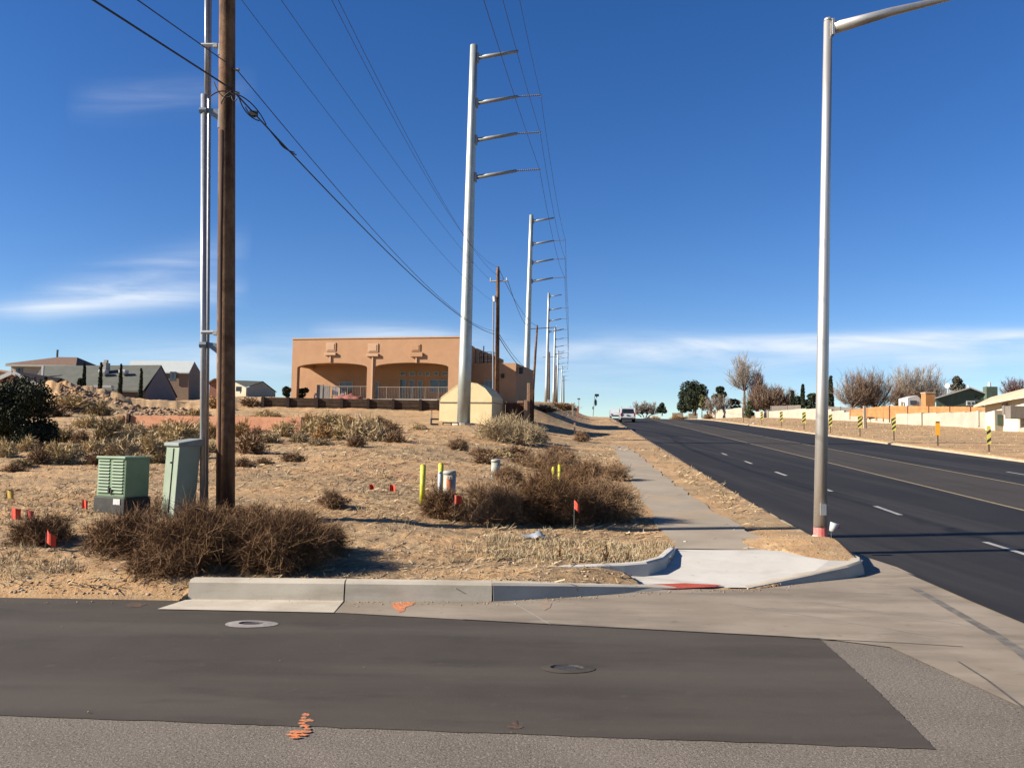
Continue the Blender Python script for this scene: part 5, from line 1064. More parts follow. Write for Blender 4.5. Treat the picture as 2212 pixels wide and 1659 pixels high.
# ------------------------------------------------------------------ right side: wall, fence, houses, markers
M_block = layered('block_wall_cream', [((.50, .44, .35), (.60, .53, .43), .5), ((.42, .35, .27), 1.5, .54, .72, .5, (1, 1, 3))], rough=.9, bumps=((6, .3, .02),))
def wallrun(pts, name, label, m, th_=.3, piers=True, group=None):
    """pts: px, y_base, y_top, D"""
    P0 = AD(pts[0][0], pts[0][1], pts[0][3]); t = thing(name, label, 'wall', P0, 0, group); b = MB()
    A_ = [(AD(p[0], p[1], p[3])-P0, AD(p[0], p[2], p[3])-P0) for p in pts]
    for i in range(len(A_)-1):
        (a0_, a1_), (b0_, b1_) = A_[i], A_[i+1]; d = unit(b0_-a0_); nn = np.array([-d[1], d[0], 0])*th_; dn = np.array([0, 0, -1.0])
        w = MB().add([a0_+dn, b0_+dn, b1_*[1, 1, 0]+[0, 0, (a1_[2]+b1_[2])/2], a1_*[1, 1, 0]+[0, 0, (a1_[2]+b1_[2])/2],
                      a0_+dn+nn, b0_+dn+nn, b1_*[1, 1, 0]+nn+[0, 0, (a1_[2]+b1_[2])/2], a1_*[1, 1, 0]+nn+[0, 0, (a1_[2]+b1_[2])/2]], [(0, 1, 2, 3), (7, 6, 5, 4), (0, 4, 5, 1), (1, 5, 6, 2), (2, 6, 7, 3), (3, 7, 4, 0)])
        w.build('wall_panel', m, t)
        if piers and i % 4 == 1: MB().box((a1_[0], a1_[1]-.05, a1_[2]/2-.4+.03), (.45, .45, abs(a1_[2])+.9)).build('pier', m, t)
    return t
def itp(xs, X_, Y_): return [float(np.interp(x, X_, Y_)) for x in xs]
BX = [1522, 1560, 1603, 1625, 1680, 1730, 1765, 1850, 1900, 1960, 2020, 2083, 2150, 2212, 2330]; BB = [899, 899.5, 899.5, 900, 901, 903, 904, 907, 911, 914, 917, 920, 927, 936, 948]
BT = [888, 886, 880, 889, 888, 882, 883, 891, 895, 893, 892, 890, 888, 899, 903]; BDD = [190, 182, 172, 168, 158, 150, 144, 132, 124, 117, 110, 101, 92, 84, 74]
xs = list(np.linspace(1526, 1603, 5)); wallrun([(x, b, tt, d) for x, b, tt, d in zip(xs, itp(xs, BX, BB), itp(xs, BX, BT), itp(xs, BX, BDD))], 'block_wall', 'cream block wall stepping up from the left, ending at the round green shrub', M_block)
xs = list(np.linspace(1632, 1960, 13)); wallrun([(x, b, tt, d) for x, b, tt, d in zip(xs, itp(xs, BX, BB), itp(xs, BX, BT), itp(xs, BX, BDD))], 'block_wall', 'long cream block wall behind the street light and the striped markers', M_block)
xs = list(np.linspace(1960.5, 2330, 13)); wallrun([(x, b, tt, d) for x, b, tt, d in zip(xs, itp(xs, BX, BB), itp(xs, BX, BT), itp(xs, BX, BDD))], 'block_wall', 'taller cream block wall below the orange wooden fence at the right', M_block)
for x0, x1, yt, lb in ((1452, 1476, 890, 'low cream wall fragment at the left, by the ochre bush'), (1487, 1507, 891, 'low cream wall fragment between two bushes')):
    wallrun([(x0, 899, yt+4, 195), ((x0+x1)/2, 899, yt, 195), (x1, 899, yt+3, 195)], 'block_wall', lb, M_block, piers=False, group='low wall fragments at the far left of the block walls')
M_fence = layered('fence_orange', [((.52, .235, .085), (.64, .31, .125), 1.2), ((.42, .2, .08), 3, .5, .7, .6, (8, 8, .3))], rough=.85, bumps=((10, .4, .02),)); M_fgrey = mat('fence_grey', [(.20, .17, .145), (.30, .26, .225)], rough=.9, scale=2, stretch=(5, 5, .3))
def fence(pts, name, label, m, mp, nsub=6):
    P0 = AD(pts[0][0], pts[0][1], pts[0][3]); t = thing(name, label, 'fence', P0)
    for i in range(len(pts)-1):
        a, b = pts[i], pts[i+1]; A0, A1_ = AD(a[0], a[1], a[3])-P0, AD(a[0], a[2], a[3])-P0; B0, B1 = AD(b[0], b[1], b[3])-P0, AD(b[0], b[2], b[3])-P0; bd = MB(); n = max(6, int(np.linalg.norm(B0-A0)/.16))
        for k_ in range(n):
            u, v = k_/n, (k_+.88)/n; j = RN.uniform(-.03, .03); q0, q1 = A0+(B0-A0)*u, A0+(B0-A0)*v; r0_, r1 = A1_+(B1-A1_)*u+[0, 0, j], A1_+(B1-A1_)*v+[0, 0, j]; dd = np.array([0, .03, 0])
            bd.add([q0, q1, r1, r0_, q0+dd, q1+dd, r1+dd, r0_+dd], [(0, 1, 2, 3), (7, 6, 5, 4), (0, 4, 5, 1), (1, 5, 6, 2), (2, 6, 7, 3), (3, 7, 4, 0)])
        bd.tube([A0*.25+A1_*.75+[0, .06, 0], B0*.25+B1*.75+[0, .06, 0]], .05, 4)
        bd.build('board_panel', m, t); MB().tube([A0+[0, -.06, -.5], A1_+[0, -.06, .06]], .09, 4).build('post', mp, t)
    return t
X1 = lambda a: 1783+a*.19384; Y1 = lambda b: 771.3+b*.19384
fence([(X1(a), Y1(bb_), Y1(bt_), D_) for a, bb_, bt_, D_ in [(712, 690, 542, 121), (915, 680, 546, 118), (1150, 670, 549, 114), (1385, 665, 552, 110), (1615, 660, 555, 106), (1830, 650, 560, 103), (2000, 640, 566, 100)]], 'wooden_fence', 'bright orange wooden fence with dark posts above the right block wall', M_fence, M_woodd)
fence([(X1(a), Y1(bb_), Y1(bt_), D_) for a, bb_, bt_, D_ in [(270, 660, 590, 131), (400, 660, 578, 129), (460, 665, 566, 127), (560, 670, 556, 125), (640, 680, 549, 123), (708, 690, 542, 121.5)]], 'wooden_fence', 'paler end of the wooden fence stepping down to the left behind the block wall', M_fence, M_fence)
fence([(x, 898, y, D_) for x, y, D_ in [(1790, 878, 141), (1815, 879, 139), (1840, 880, 137), (1862, 882, 135)]], 'wooden_fence', 'weathered grey picket fence just right of the street light', M_fgrey, M_fgrey)
fence([(x, 896, y, D_) for x, y, D_ in [(1665, 877, 168), (1700, 876, 165), (1730, 875, 162)]], 'wooden_fence', 'weathered grey fence behind the wall left of the street light', M_fgrey, M_fgrey)
P, w, h = rt(1868, 928, 877, 88, 6); t = thing('fence_post', 'weathered wooden post standing alone in front of the block wall', 'post', P); MB().box((0, 0, h/2), (.28, .2, h)).build('post', M_stake, t, bev=.02); MB().box((.1, .05, h*.28), (.2, .2, h*.5)).build('brace', M_woodd, t)
# green gable house
M_gh = mat('house_green', [(.095, .14, .10), (.125, .175, .13)], rough=.85, scale=2); M_whroof = mat('roof_edge_white', [(.68, .68, .66), (.76, .76, .74)], rough=.6)
D = 125.; s = D/F; p0 = AD(X1(1215), Y1(560), D); gh2 = thing('green_house', 'dark green gabled house with white roof edges behind the orange fence', 'house', (p0[0], p0[1], p0[2]-1.5))
g = lambda a, b: ((X1(a)-X1(1215))*s, (Y1(560)-Y1(b))*s+1.5)
rtp = g(2060, 0)[0]
MB().prism([(g(1235, 0)[0], 0), (g(1960, 0)[0], 0), g(1960, 470), g(1600, 342), g(1235, 455)], (0, 0, 0), (1, 0, 0), (0, 0, 1), (5, 9, 0)).build('wall', M_gh, gh2)
MB().prism([g(1205, 452), g(1600, 328), g(1600, 342), g(1205, 468)], (0, -.5, 0), (1, 0, 0), (0, 0, 1), (5.5, 10, 0)).build('roof_slope', M_whroof, gh2)
MB().prism([g(1600, 328), g(1975, 465), g(1975, 480), g(1600, 342)], (0, -.5, 0), (1, 0, 0), (0, 0, 1), (5.5, 10, 0)).build('roof_slope', M_whroof, gh2)
c0, c1 = g(1768, 322), g(1890, 500); ch = MB().box(((c0[0]+c1[0])/2, -.3, (c0[1]+c1[1])/2-.3), (c1[0]-c0[0], 1.0, c0[1]-c1[1]+.6)).build('chimney', M_gh, gh2); MB().tube([((c0[0]+c1[0])/2-.1, -.3, c0[1]), ((c0[0]+c1[0])/2-.1, -.3, c0[1]+.7)], [.25, .16], 8).build('chimney_cap', M_whroof, ch)
a = g(1640, 315); MB().tube([(a[0], 1, a[1]-.5), (a[0], 1, a[1]+.2)], .12, 8).build('roof_vent', M_whroof, gh2)
a = g(1483, 300); MB().tube([(a[0], 3, a[1]-1.2), (a[0], 3, a[1])], .05, 6).tube([(a[0]-.1, 2.9, a[1]), (a[0]+.05, 3, a[1])], [.4, .1], 12).build('satellite_dish', M_whroof, gh2)
wn = g(1618, 508); fr = MB().box((wn[0], -.06, wn[1]), (1.3, .1, .75)).build('window', M_whroof, gh2)
for dx in (-.3, .3): MB().box((wn[0]+dx, -.12, wn[1]-.02), (.34, .04, .42)).build('pane', M_glass, fr)
a = g(1690, 438); MB().box((a[0], -.05, a[1]), (.4, .08, .4)).build('gable_vent', M_dk, gh2)
# small structures left of it
P, w, h = rt(1978, 878, 854, 127, 34); t = thing('white_shed', 'small white roofed shed left of the green house', 'shed', P); MB().prism([(-w/2, 0), (w/2, 0), (w/2, h*.55), (w*.1, h), (-w/2, h*.8)], (0, 0, 0), (1, 0, 0), (0, 0, 1), (0, 3, 0)).build('wall', M_whroof, t); MB().box((-w*.15, -.05, h*.45), (w*.4, .1, h*.3)).build('window', M_glass, t)
P, w, h = rt(2005, 878, 850, 126, 20); t = thing('brick_chimney', 'square orange brick chimney stack left of the green gable', 'chimney', P); MB().box((0, 0, h/2), (w, w, h)).build('stack', M_fence, t); MB().box((0, 0, h+.08), (w*1.1, w*1.1, .18)).build('cap', M_stake, t)
for px, ty, lb in ((1948, 868, 'left pale playset post behind the fence'), (1960, 865, 'right pale playset post behind the fence')):
    P, w, h = rt(px, 882, ty, 128, 5); t = thing('yard_post', lb, 'post', P, 0, 'pale posts behind the fence'); MB().box((0, 0, h/2), (.3, .3, h)).build('post', M_stake, t); MB().box((.3, 0, h*.9), (.7, .1, .12)).build('cross_piece', M_stake, t)
# beige house at right edge
D = 92.; s = D/F; p0 = AD(2104, 905, D); bh = thing('beige_house', 'beige house with a long sloping tan roof at the right edge', 'house', (p0[0], p0[1], p0[2]-1.0)); e_ = lambda x, y: ((x-2104)*s, (905-y)*s+1.0)
M_tanroof = layered('roof_tan', [((.70, .54, .36), (.86, .68, .47), 1.5), ((.55, .42, .27), 5, .54, .72, .6, (1, 5, 1))], rough=.9, bumps=((12, .4, .02),))
M_creamb = mat('house_cream_light', [(.86, .74, .54), (.96, .84, .63)], rough=.9, scale=2); bo = np.array(bh.location); C6 = lambda x, y, D_: tuple(AD(x, y, D_)-bo)
r4 = [C6(2103, 876, 90), C6(2330, 832, 78), C6(2340, 806, 83), C6(2140, 858, 95)]
MB().add(r4+[tuple(np.array(p)+th_) for p in r4], [(0, 1, 2, 3), (7, 6, 5, 4), (0, 4, 5, 1), (1, 5, 6, 2), (2, 6, 7, 3), (3, 7, 4, 0)]).build('roof', M_tanroof, bh)
w7 = [C6(2128, 960, 90.0), C6(2330, 960, 78.5), C6(2330, 837, 78.5), C6(2128, 875.5, 90.0), C6(2345, 960, 88), C6(2345, 837, 88), C6(2150, 960, 99), C6(2150, 868, 99)]
MB().add(w7, [(0, 1, 2, 3), (1, 4, 5, 2), (4, 6, 7, 5), (6, 0, 3, 7), (3, 2, 5, 7)]).build('wall', M_creamb, bh)
MB().box(tuple(np.array(C6(2170, 884, 87.0))), (.3, .4, 1.2)).build('meter_box', M_fgrey, bh); MB().box(tuple(np.array(C6(2200, 891, 84.2))), (2.2, 1.0, 1.3)).build('cooler_unit', M_fgrey, bh, bev=.05)
# utility cabinet on the wall
P, w, h = rt(2155, 934, 887, 88, 22); t = thing('wall_gate', 'cream wall panel with a small grey green gate at the right', 'gate', P); MB().box((0, -.4, h/2), (w, .2, h)).build('gate_panel', M_block, t); MB().box((-.05, -.54, h*.62), (w*.55, .1, h*.42)).build('gate_door', M_gh, t, bev=.04)
# striped object markers
M_black2 = mat('sign_black', [(.02, .02, .02), (.03, .03, .03)], rough=.6); M_sy = mat('sign_yellow', [(.66, .56, .10), (.74, .64, .16)], rough=.5); M_so = mat('sign_orange', [(.80, .36, .02), (.86, .44, .04)], rough=.5); M_sback = mat('sign_post_brown', [(.10, .065, .04), (.16, .11, .07)], rough=.8)
X4 = lambda a: (1700+a/2.2875)*.8294; Y4 = lambda b: (900+b/2.2875)*.8294
for a, t0, t1, bb_, w_, kd, lb in [(2005, 478, 588, 638, 20, 'd', 'striped marker nearest the camera at the right, its panel dull and tilted'), (1700, 452, 535, 607, 22, 'o', 'plain orange yellow marker second from the right'), (1438, 427, 508, 560, 20, 's', 'yellow and black striped marker third from the right'),
                                  (1236, 418, 492, 563, 22, 's', 'striped marker right of the wooden post, with a white scrap at its foot'), (1060, 410, 482, 545, 18, 's', 'striped marker just right of the street light'), (902, 396, 462, 515, 18, 's', 'striped marker just left of the street light'),
                                  (766, 393, 452, 487, 15, 's', 'striped marker second left of the street light'), (650, 393, 442, 490, 13, 's', 'small striped marker third left of the street light'), (541, 398, 428, 485, 9, 'b', 'farthest marker of the row, hardly more than a post')]:
    t_ = (X4(a)-CX)/F; D = (3.53+16.4)/(t_-.092+1e-6); D = min(D, 115); P = AD(X4(a), Y4(bb_), D); gz = ground(P[0], P[1]); P[2] = min(P[2], gz)-.1; s = D/F
    zt0, zt1 = AD(X4(a), Y4(t0), D)[2]-P[2], AD(X4(a), Y4(t1), D)[2]-P[2]; W_ = w_/2.2875*.8294*s*1.1
    t = thing('object_marker', lb, 'road marker', P, -math.radians(18), 'roadside object markers'); MB().box((0, .03, zt0*.48), (.075, .04, zt0*.96)).build('post', M_sback, t)
    fm_ = M_sy if kd in 'sd' else (M_so if kd == 'o' else M_sback); hh = zt0-zt1; pn = MB().box((0, 0, (zt0+zt1)/2), (W_, .02, hh)).build('panel', fm_, t, bev=.004)
    if kd in 'sd':
        for i in range(3 if kd == 's' else 2):
            z0 = zt1+hh*(i+.12)/(3 if kd == 's' else 2.2); st = MB(); d_ = hh*.16; rise = W_*.85
            z1 = min(z0+rise, zt0-.0-d_*.2); st.prism([(-W_/2, z0), (W_/2, z1), (W_/2, min(z1+d_, zt0)), (-W_/2, z0+d_)], (0, -.014, 0), (1, 0, 0), (0, 0, 1), (0, .004, 0)); st.build('stripe', M_black2, pn)
    if kd == 'o': MB().box((0, -.012, zt0-hh*.06), (W_*.8, .004, hh*.09)).build('stripe', M_black2, pn)
M_rock = mat('pale_litter', [(.60, .58, .52), (.72, .70, .65)], rough=.8)
def rock(px, py, w, D, label, m=M_rock, name='rock', cat='rock', group=None):
    P = AD(px, py, D); P[2] = ground(P[0], P[1])-.01; bm = bmesh.new(); bmesh.ops.create_icosphere(bm, subdivisions=2, radius=w*D/F/2)
    for v in bm.verts: v.co *= random.uniform(.8, 1.12); v.co.z = max(v.co.z*.6, -.02)+.02
    me = bpy.data.meshes.new(name); bm.to_mesh(me); bm.free(); me.materials.append(m); o = bpy.data.objects.new(name, me); COL.objects.link(o); o.location = P; return tag(o, label, cat, group)
rock(X4(1218), Y4(490)+4, 9, 55, 'white scrap at the foot of a striped marker', name='litter_scrap', cat='litter'); rock(1628, 916, 7, 100, 'white stone between two small markers on the right verge'); rock(X4(1128), Y4(492)+2, 10, 60, 'dark clod on the right verge beside the street light', M_tiepost, 'dirt_clod', 'clod')
rock(1024, 943, 7, 40, 'white stone at the foot of the big sagebrush'); rock(X4(1205)-1, Y4(574)+1, 10, 44, 'dark scrap at the right road edge', M_tiepost, 'dirt_clod', 'clod')
STL = {(700, 997): 'pale stone just beyond the reddish bush in the middle of the field', (560, 1002): 'tiny pale stone by the low bushes right of the near pole', (805, 1010): 'pale stone in the open field below the brush bank', (610, 1120): 'stone beside the low brush right of the near pole foot',
       (192, 1196): 'stone between the small tumbleweed and the big front mass', (250, 1232): 'stone just left of the big front tumbleweeds, near the kerb end', (60, 1250): 'stone on bare sand at the lower left corner of the lot', (1480, 1172): 'stone at the back edge of the bright ramp', (340, 1240): 'stone at the lower left of the big front tumbleweeds',
       (840, 1190): 'stone on bare sand right of the front tumbleweeds', (1010, 1236): 'stone close behind the middle kerb section', (745, 985): 'tiny stone in the field below the sage on the brush bank'}
for px, py, w in [(700, 997, 7), (560, 1002, 6), (805, 1010, 6), (610, 1120, 9), (192, 1196, 10), (250, 1232, 9), (60, 1250, 8), (1480, 1172, 9), (340, 1240, 10), (840, 1190, 8), (1010, 1236, 8), (745, 985, 6)]:
    g_0 = G(px, py); rock(px, py, w, g_0[1], STL[(px, py)], group='small pale stones on the lot')
# blue grey rag at the foot of the middle bushes
P = AD(1152, 1130, 11.75); P[2] = ground(P[0], P[1]); t_ = MB(); vs = []
for j in range(8):
    for i in range(12): vs.append(((i/11-.5)*.34, (j/7-.5)*.2, .02+.03*math.sin(i*1.3+j)*math.cos(j*1.1+i*.4)+.09*math.exp(-((i-7)/3)**2)*math.exp(-((j-3)/2)**2)))
tag(t_.add(vs, [(j*12+i, j*12+i+1, (j+1)*12+i+1, (j+1)*12+i) for j in range(7) for i in range(11)]).build('plastic_bag', mat('bag_bluegrey', [(.30, .34, .42), (.48, .52, .58)], rough=.5), smooth=True, loc=P), 'crumpled blue grey plastic bag at the foot of the sidewalk bushes', 'litter')

# ------------------------------------------------------------------ leaning sign posts at the crest
M_sgreen = mat('sign_green', [(.03, .13, .10), (.04, .17, .13)], rough=.5); M_sgrey = mat('sign_back_grey', [(.12, .18, .18), (.16, .22, .22)], rough=.5)
P = AD(1281, 893, 112); P[2] -= .4; s = 112/F; t = thing('street_sign', 'leaning street sign post with green blades at the crest of the road', 'sign', P)
MB().tube([(0, 0, 0), (3.5*s, 0, 48*s)], .05, 8).build('post', M_galvd, t); MB().box((8*s, 0, 46*s), (9*s, .06, 5*s), rz=.2).build('name_blade', M_sgreen, t); MB().box((7.5*s, 0, 43.2*s), (1.6*s, .5, 5*s)).build('name_blade', M_sgreen, t)
MB().add([(5.5*s, 0, 39*s), (3.2*s, 0, 33*s), (3.4*s, 0, 26*s), (5.3*s, 0, 22*s), (8.2*s, 0, 25*s), (8.4*s, 0, 33*s), (5.5*s, .08, 39*s), (3.2*s, .08, 33*s), (3.4*s, .08, 26*s), (5.3*s, .08, 22*s), (8.2*s, .08, 25*s), (8.4*s, .08, 33*s)], [(0, 1, 2, 3, 4, 5), (11, 10, 9, 8, 7, 6)]+[(i, (i+1) % 6, (i+1) % 6+6, i+6) for i in range(6)]).build('stop_sign_back', M_sgreen, t)
MB().box((.2*s, 0, 18*s), (3.4*s, .06, 6*s)).build('small_plate', M_sgrey, t)
P = AD(1250, 890, 125); P[2] -= .4; s = 125/F; t = thing('sign_post', 'faint thin sign post left of the leaning street sign', 'sign', P); MB().tube([(0, 0, 0), (0, 0, 36*s)], .045, 6).build('post', M_galvd, t); MB().box((0, 0, 34*s), (6*s, .06, 3*s)).build('plate', M_sgrey, t)
P = AD(1185, 872, 120); P[2] -= .3; s = 120/F; t = thing('pedestal', 'small white pedestal box on the bank skyline', 'utility box', P); MB().box((0, 0, 6*s), (4*s, .3, 12*s)).build('body', M_whitep, t, bev=.02); MB().box((0, 0, 12.4*s), (4.6*s, .36, 1.2*s)).build('cap', M_whitep, t)

# ------------------------------------------------------------------ vehicles
M_carw = mat('car_white', [(.72, .73, .74), (.76, .77, .78)], rough=.25, coat=.6); M_carg = mat('car_glass', [(.015, .02, .025), (.03, .035, .04)], rough=.08, spec=.7); M_tyre = mat('tyre', [(.015, .015, .015), (.03, .03, .03)], rough=.9); M_lampr = mat('lamp_red', [(.35, .02, .02), (.45, .03, .03)], rough=.3); M_chr = mat('chrome', [(.5, .5, .5), (.6, .6, .6)], rough=.2, metal=.9)
def car(label, px, D, off, suv=True, rear=True):
    y = D; x = xe(y)+off; z = float(zr(y)); t = thing('suv' if suv else 'car', label, 'car', (x, y, z), -math.atan(.092)+(0 if rear else math.pi)); t.rotation_euler.x = math.radians(2.4)*(1 if rear else -1)
    w, ln, hb, ht = (1.84, 4.7, 1.05, 1.78) if suv else (1.78, 4.5, .92, 1.45)
    side = [(-ln/2, .35), (-ln/2+.03, .75), (-ln/2+.12, hb), (-ln/2+.42, ht-.1), (-ln/2+.7, ht), (.3, ht), (ln/2-1.55, hb+.08), (ln/2-.15, hb-.12), (ln/2, .7), (ln/2, .32)] if suv else [(-ln/2, .32), (-ln/2+.03, .8), (-ln/2+.75, hb), (-ln/2+1.35, ht), (.2, ht), (1.0, hb+.02), (ln/2-.15, hb-.16), (ln/2, .62), (ln/2, .3)]
    b = MB().prism(side, (-w/2, 0, 0), (0, 1, 0), (0, 0, 1), (w, 0, 0)); body = b.build('body', M_carw, t, bev=.05)
    body.data.polygons.foreach_set('use_smooth', [False]*len(body.data.polygons))
    yb = -ln/2
    if suv:
        MB().add([(-w*.41, yb+.10, hb+.05), (w*.41, yb+.10, hb+.05), (w*.37, yb+.40, ht-.14), (-w*.37, yb+.40, ht-.14), (-w*.41, yb+.16, hb+.05), (w*.41, yb+.16, hb+.05), (w*.37, yb+.46, ht-.14), (-w*.37, yb+.46, ht-.14)], [(0, 1, 2, 3), (7, 6, 5, 4), (0, 4, 5, 1), (1, 5, 6, 2), (2, 6, 7, 3), (3, 7, 4, 0)]).build('rear_window', M_carg, t)
        for sg in (-1, 1): MB().box((sg*w*.44, yb+.05, hb-.12), (.16, .14, .38)).build('tail_lamp', M_lampr, t)
        MB().box((0, yb-.03, .46), (w*.96, .16, .2)).build('bumper', M_black, t, bev=.03); MB().box((0, yb-.005, .86), (.36, .03, .15)).build('number_plate', M_sgrey, t)
        for sg in (-1, 1): MB().tube([(sg*w*.38, -1.7, ht+.04), (sg*w*.38, .2, ht+.04)], .03, 6).build('roof_rail', M_dk, t)
    else:
        MB().add([(-w*.42, ln/2-1.30, hb+.01), (w*.42, ln/2-1.30, hb+.01), (w*.36, .26, ht-.06), (-w*.36, .26, ht-.06), (-w*.42, ln/2-1.36, hb-.02), (w*.42, ln/2-1.36, hb-.02), (w*.36, .2, ht-.1), (-w*.36, .2, ht-.1)], [(0, 1, 2, 3), (7, 6, 5, 4), (0, 4, 5, 1), (1, 5, 6, 2), (2, 6, 7, 3), (3, 7, 4, 0)]).build('windscreen', M_carg, t)
        for sg in (-1, 1): MB().box((sg*w*.38, ln/2-.05, .66), (.32, .16, .14)).build('headlight', M_chr, t, bev=.02)
        MB().box((0, ln/2+.01, .45), (w*.7, .06, .16)).build('grille', M_black, t)
    for sg in (-1, 1):
        MB().box((sg*(w/2-.02), -.35 if suv else -.2, hb+.32 if suv else hb+.22), (.05, ln*.5 if suv else ln*.4, .42 if suv else .3), taper=.85).build('side_window', M_carg, t)
        MB().box((sg*(w/2+.09), .75, hb+.05), (.18, .12, .15)).build('mirror', M_carw, t, bev=.02)
        for yy_ in (-ln/2+.9, ln/2-.9):
            wh_ = MB().tube([(sg*(w/2-.24), yy_, .34), (sg*(w/2+.01), yy_, .34)], .34, 18).build('wheel', M_tyre, t); MB().tube([(sg*(w/2+.0), yy_, .34), (sg*(w/2+.02), yy_, .34)], .2, 12).build('rim', M_chr, wh_)
    return t
car('white SUV seen from behind, the nearer of the two cars on the road', 1357, 103, 1.35); car('white sedan facing the camera, farther car at the crest', 1325, 134, .95, False, False)

# ------------------------------------------------------------------ ground litter
n = 46000; yv = 8.4+30*RN.uniform(0, 1, n)**1.9; xv = RN.uniform(-.70, .30, n)*yv; s_e = xe(yv)-xv
keep = (s_e > .15) & (yv > np.interp(xv, KX, KY)+.12) & ~inpoly(xv, yv, RP) & ~((s_e > .95) & (s_e < 2.45) & (yv > 11.4) & (yv < 36) & (RN.uniform(0, 1, n) < .985))
dens = .5+.5*np.tanh(2.2*wob(xv, yv, 1.1, 11)+1.0*wob(xv, yv, .4, 12)); keep &= RN.uniform(0, 1, n) < (.08+.80*dens)*np.clip(.30+(yv-9.0)*.22, .22, 1)
xv, yv = xv[keep], yv[keep]; n = len(xv); zv = zt(xv, yv)
L_ = RN.uniform(.02, .11, n)*(1+yv*.02); aa = RN.normal(0, .9, n); d = np.stack([np.cos(aa), np.sin(aa), RN.uniform(-.05, .45, n)], 1); C_ = np.stack([xv, yv, zv+.006], 1)
tt = np.linspace(0, 1, 3)[None, :, None]; Pp = C_[:, None]+d[:, None]*L_[:, None, None]*tt+RN.normal(size=(n, 1, 3))*np.array([.02, .02, .01])*tt*tt
Pp[:, :, 2] = np.maximum(Pp[:, :, 2], zv[:, None]+.003)
wd = (.004+.00045*yv)[:, None]*RN.uniform(.6, 1.7, (n, 1))*np.ones((1, 3)); V_, Q_ = ribbons(Pp, wd, np.array([0, 0, 1.])*np.ones((n, 1, 3))+RN.normal(size=(n, 1, 3))*.6)
M_litter = mat('dry_litter', [(.20, .125, .07), (.46, .32, .18), (.66, .49, .29), (.82, .66, .42)], rough=.95, island=True, scale=.8, pos=(.1, .9))
o = fastmesh('dry_weed_litter', V_, Q_, M_litter); o['kind'] = 'stuff'; tag(o, 'dry stalks and weed litter strewn over the sandy lot', 'ground cover')
# short dry grass tufts
nt_ = 2600; yt = 8.6+26*RN.uniform(0, 1, nt_)**1.8; xt = RN.uniform(-.68, .27, nt_)*yt; se = xe(yt)-xt
kt = (se > 2.5) & (yt > np.interp(xt, KX, KY)+.2) & ~inpoly(xt, yt, RP) & ((wob(xt, yt, .9, 15) > .15) | ((xt > -.2) & (yt < 11.5) & (RN.uniform(0, 1, nt_) < .8)))
kt &= ~((xt > -.6) & (xt < 2.1) & (yt < 9.75))
kt |= (se > .1) & (se < .8) & (yt > 12.5)
xt, yt = xt[kt], yt[kt]
ex_ = 260; xa = RN.uniform(-.3, 2.2, ex_); ya = RN.uniform(10.0, 11.6, ex_); kk = ~inpoly(xa, ya, RP) & (xe(ya)-xa > 2.4); xt = np.concatenate([xt, xa[kk]]); yt = np.concatenate([yt, ya[kk]])
per = 12; bx = np.repeat(xt, per)+RN.normal(0, .035, len(xt)*per); by = np.repeat(yt, per)+RN.normal(0, .035, len(xt)*per); bz = zt(bx, by); nb = len(bx)
hh = RN.uniform(.03, .10, nb)*np.repeat(RN.uniform(.5, 1.3, len(xt)), per); dd = np.stack([RN.normal(0, .5, nb), RN.normal(0, .5, nb), np.ones(nb)], 1)
Pp = np.stack([bx, by, bz-.005], 1)[:, None]+dd[:, None]*hh[:, None, None]*tt+RN.normal(size=(nb, 1, 3))*.02*tt*tt; wd = (.003+.0004*by)[:, None]*np.array([[1, .8, .35]])
V_, Q_ = ribbons(Pp, wd); o = fastmesh('dry_grass', V_, Q_, M_straw); o['kind'] = 'stuff'; tag(o, 'short straw coloured grass tufts over the lot and verge', 'grass')
# pebbles and clods
n = 7000; yv = 8.3+16*RN.uniform(0, 1, n)**2.0; xv = RN.uniform(-.66, .42, n)*yv; s_e = xe(yv)-xv; keep = (s_e > .1) & (yv > np.interp(xv, KX, KY)+.03) & ~inpoly(xv, yv, RP) & ~((s_e > 1.05) & (s_e < 2.4) & (yv > 11.5)); xv, yv = xv[keep], yv[keep]; n = len(xv); zv = zt(xv, yv)
oc = np.array([(1, 0, 0), (0, 1, 0), (-1, 0, 0), (0, -1, 0), (0, 0, 1), (0, 0, -1)], float); r_ = (.006+.022*RN.uniform(0, 1, n)**4)*(1+yv*.02)
V_ = np.stack([xv, yv, zv], 1)[:, None]+oc[None]*r_[:, None, None]*RN.uniform(.6, 1.3, (n, 6, 1))*np.array([1, 1, .7]); fs = np.array([(0, 1, 4), (1, 2, 4), (2, 3, 4), (3, 0, 4), (1, 0, 5), (2, 1, 5), (3, 2, 5), (0, 3, 5)]); Q_ = (np.arange(n)[:, None, None]*6+fs[None]).reshape(-1, 3)
ng = 520; xg = np.concatenate([RN.uniform(-3.1, 1.9, ng//2), RN.uniform(-6.5, 3.0, ng//4), RN.uniform(1.9, 4.6, ng-ng//2-ng//4)]); yk_ = np.interp(xg, KX, KY)-.04; yg = yk_-np.abs(RN.normal(0, .10, ng))-.01; yg[ng//2:ng//2+14] = RN.uniform(4.2, 8.2, 14)
rg = (.003+.010*RN.uniform(0, 1, ng)**3); Vg = np.stack([xg, yg, np.full(ng, .012)], 1)[:, None]+oc[None]*rg[:, None, None]*RN.uniform(.6, 1.5, (ng, 6, 1))*np.array([1, 1, .6])
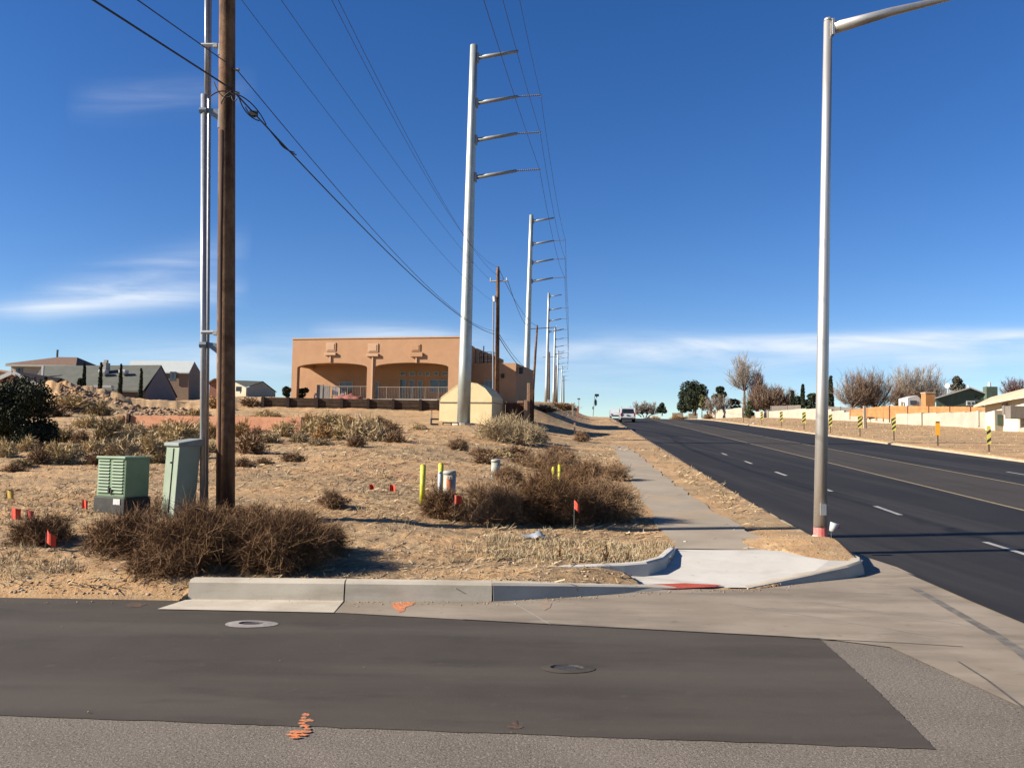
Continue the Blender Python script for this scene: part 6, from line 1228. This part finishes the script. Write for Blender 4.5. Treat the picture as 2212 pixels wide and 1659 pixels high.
Q_ = np.vstack([Q_, (np.arange(ng)[:, None, None]*6+fs[None]).reshape(-1, 3)+n*6]); V_ = np.vstack([V_.reshape(-1, 3), Vg.reshape(-1, 3)])
o = fastmesh('pebbles', V_.reshape(-1, 3), Q_, mat('pebble', [(.26, .17, .11), (.42, .30, .2), (.60, .52, .42)], island=True, rough=.9, pos=(.1, .9))); o['kind'] = 'stuff'; tag(o, 'pebbles and dirt clods scattered on the sandy ground', 'pebbles')
# farther low grass on both sides as one mass
n = 9000; yv = 28+110*RN.uniform(0, 1, n)**1.3; left = RN.uniform(0, 1, n) < .35; off = np.where(left, RN.uniform(-45, -1, n), RN.uniform(15.6, 52, n)); xv = xe(yv)+off; zv = zt(xv, yv)
C_ = np.stack([xv, yv, zv], 1); d = np.stack([RN.normal(0, .6, n), RN.normal(0, .6, n), np.ones(n)*.6], 1); hh = RN.uniform(.03, .09, n)*(1+yv*.003)
Pp = C_[:, None]+d[:, None]*hh[:, None, None]*tt; V_, Q_ = ribbons(Pp, (.012+.0006*yv)[:, None]*np.array([[1, .8, .4]])); o = fastmesh('field_grass', V_, Q_, M_straw); o['kind'] = 'stuff'; tag(o, 'sparse dry grass over the far verges', 'grass')
# broken concrete rubble on the flank of the dirt ridge
M_rub = mat('rubble_grey', [(.12, .07, .045), (.30, .18, .11), (.46, .31, .20), (.62, .50, .38)], island=True, rough=.9, pos=(.1, .9))
n = 480; px_ = np.concatenate([RN.uniform(130, 200, n//2), RN.uniform(190, 420, n-n//2)]); vs, qs = [], []
tan = (px_-CX)/F; yv = RN.uniform(55.5, 59.8, n); xv = tan*yv; zv = zt(xv, yv); r_ = RN.uniform(.05, .22, n)
V_ = np.stack([xv, yv, zv+.02], 1)[:, None]+oc[None]*r_[:, None, None]*RN.uniform(.5, 1.4, (n, 6, 1))*np.array([1, 1, .6]); Q_ = (np.arange(n)[:, None, None]*6+fs[None]).reshape(-1, 3)
o = fastmesh('rubble', V_.reshape(-1, 3), Q_, M_rub); o['kind'] = 'stuff'; tag(o, 'broken concrete rubble heaped on the flank of the dirt ridge', 'rubble')
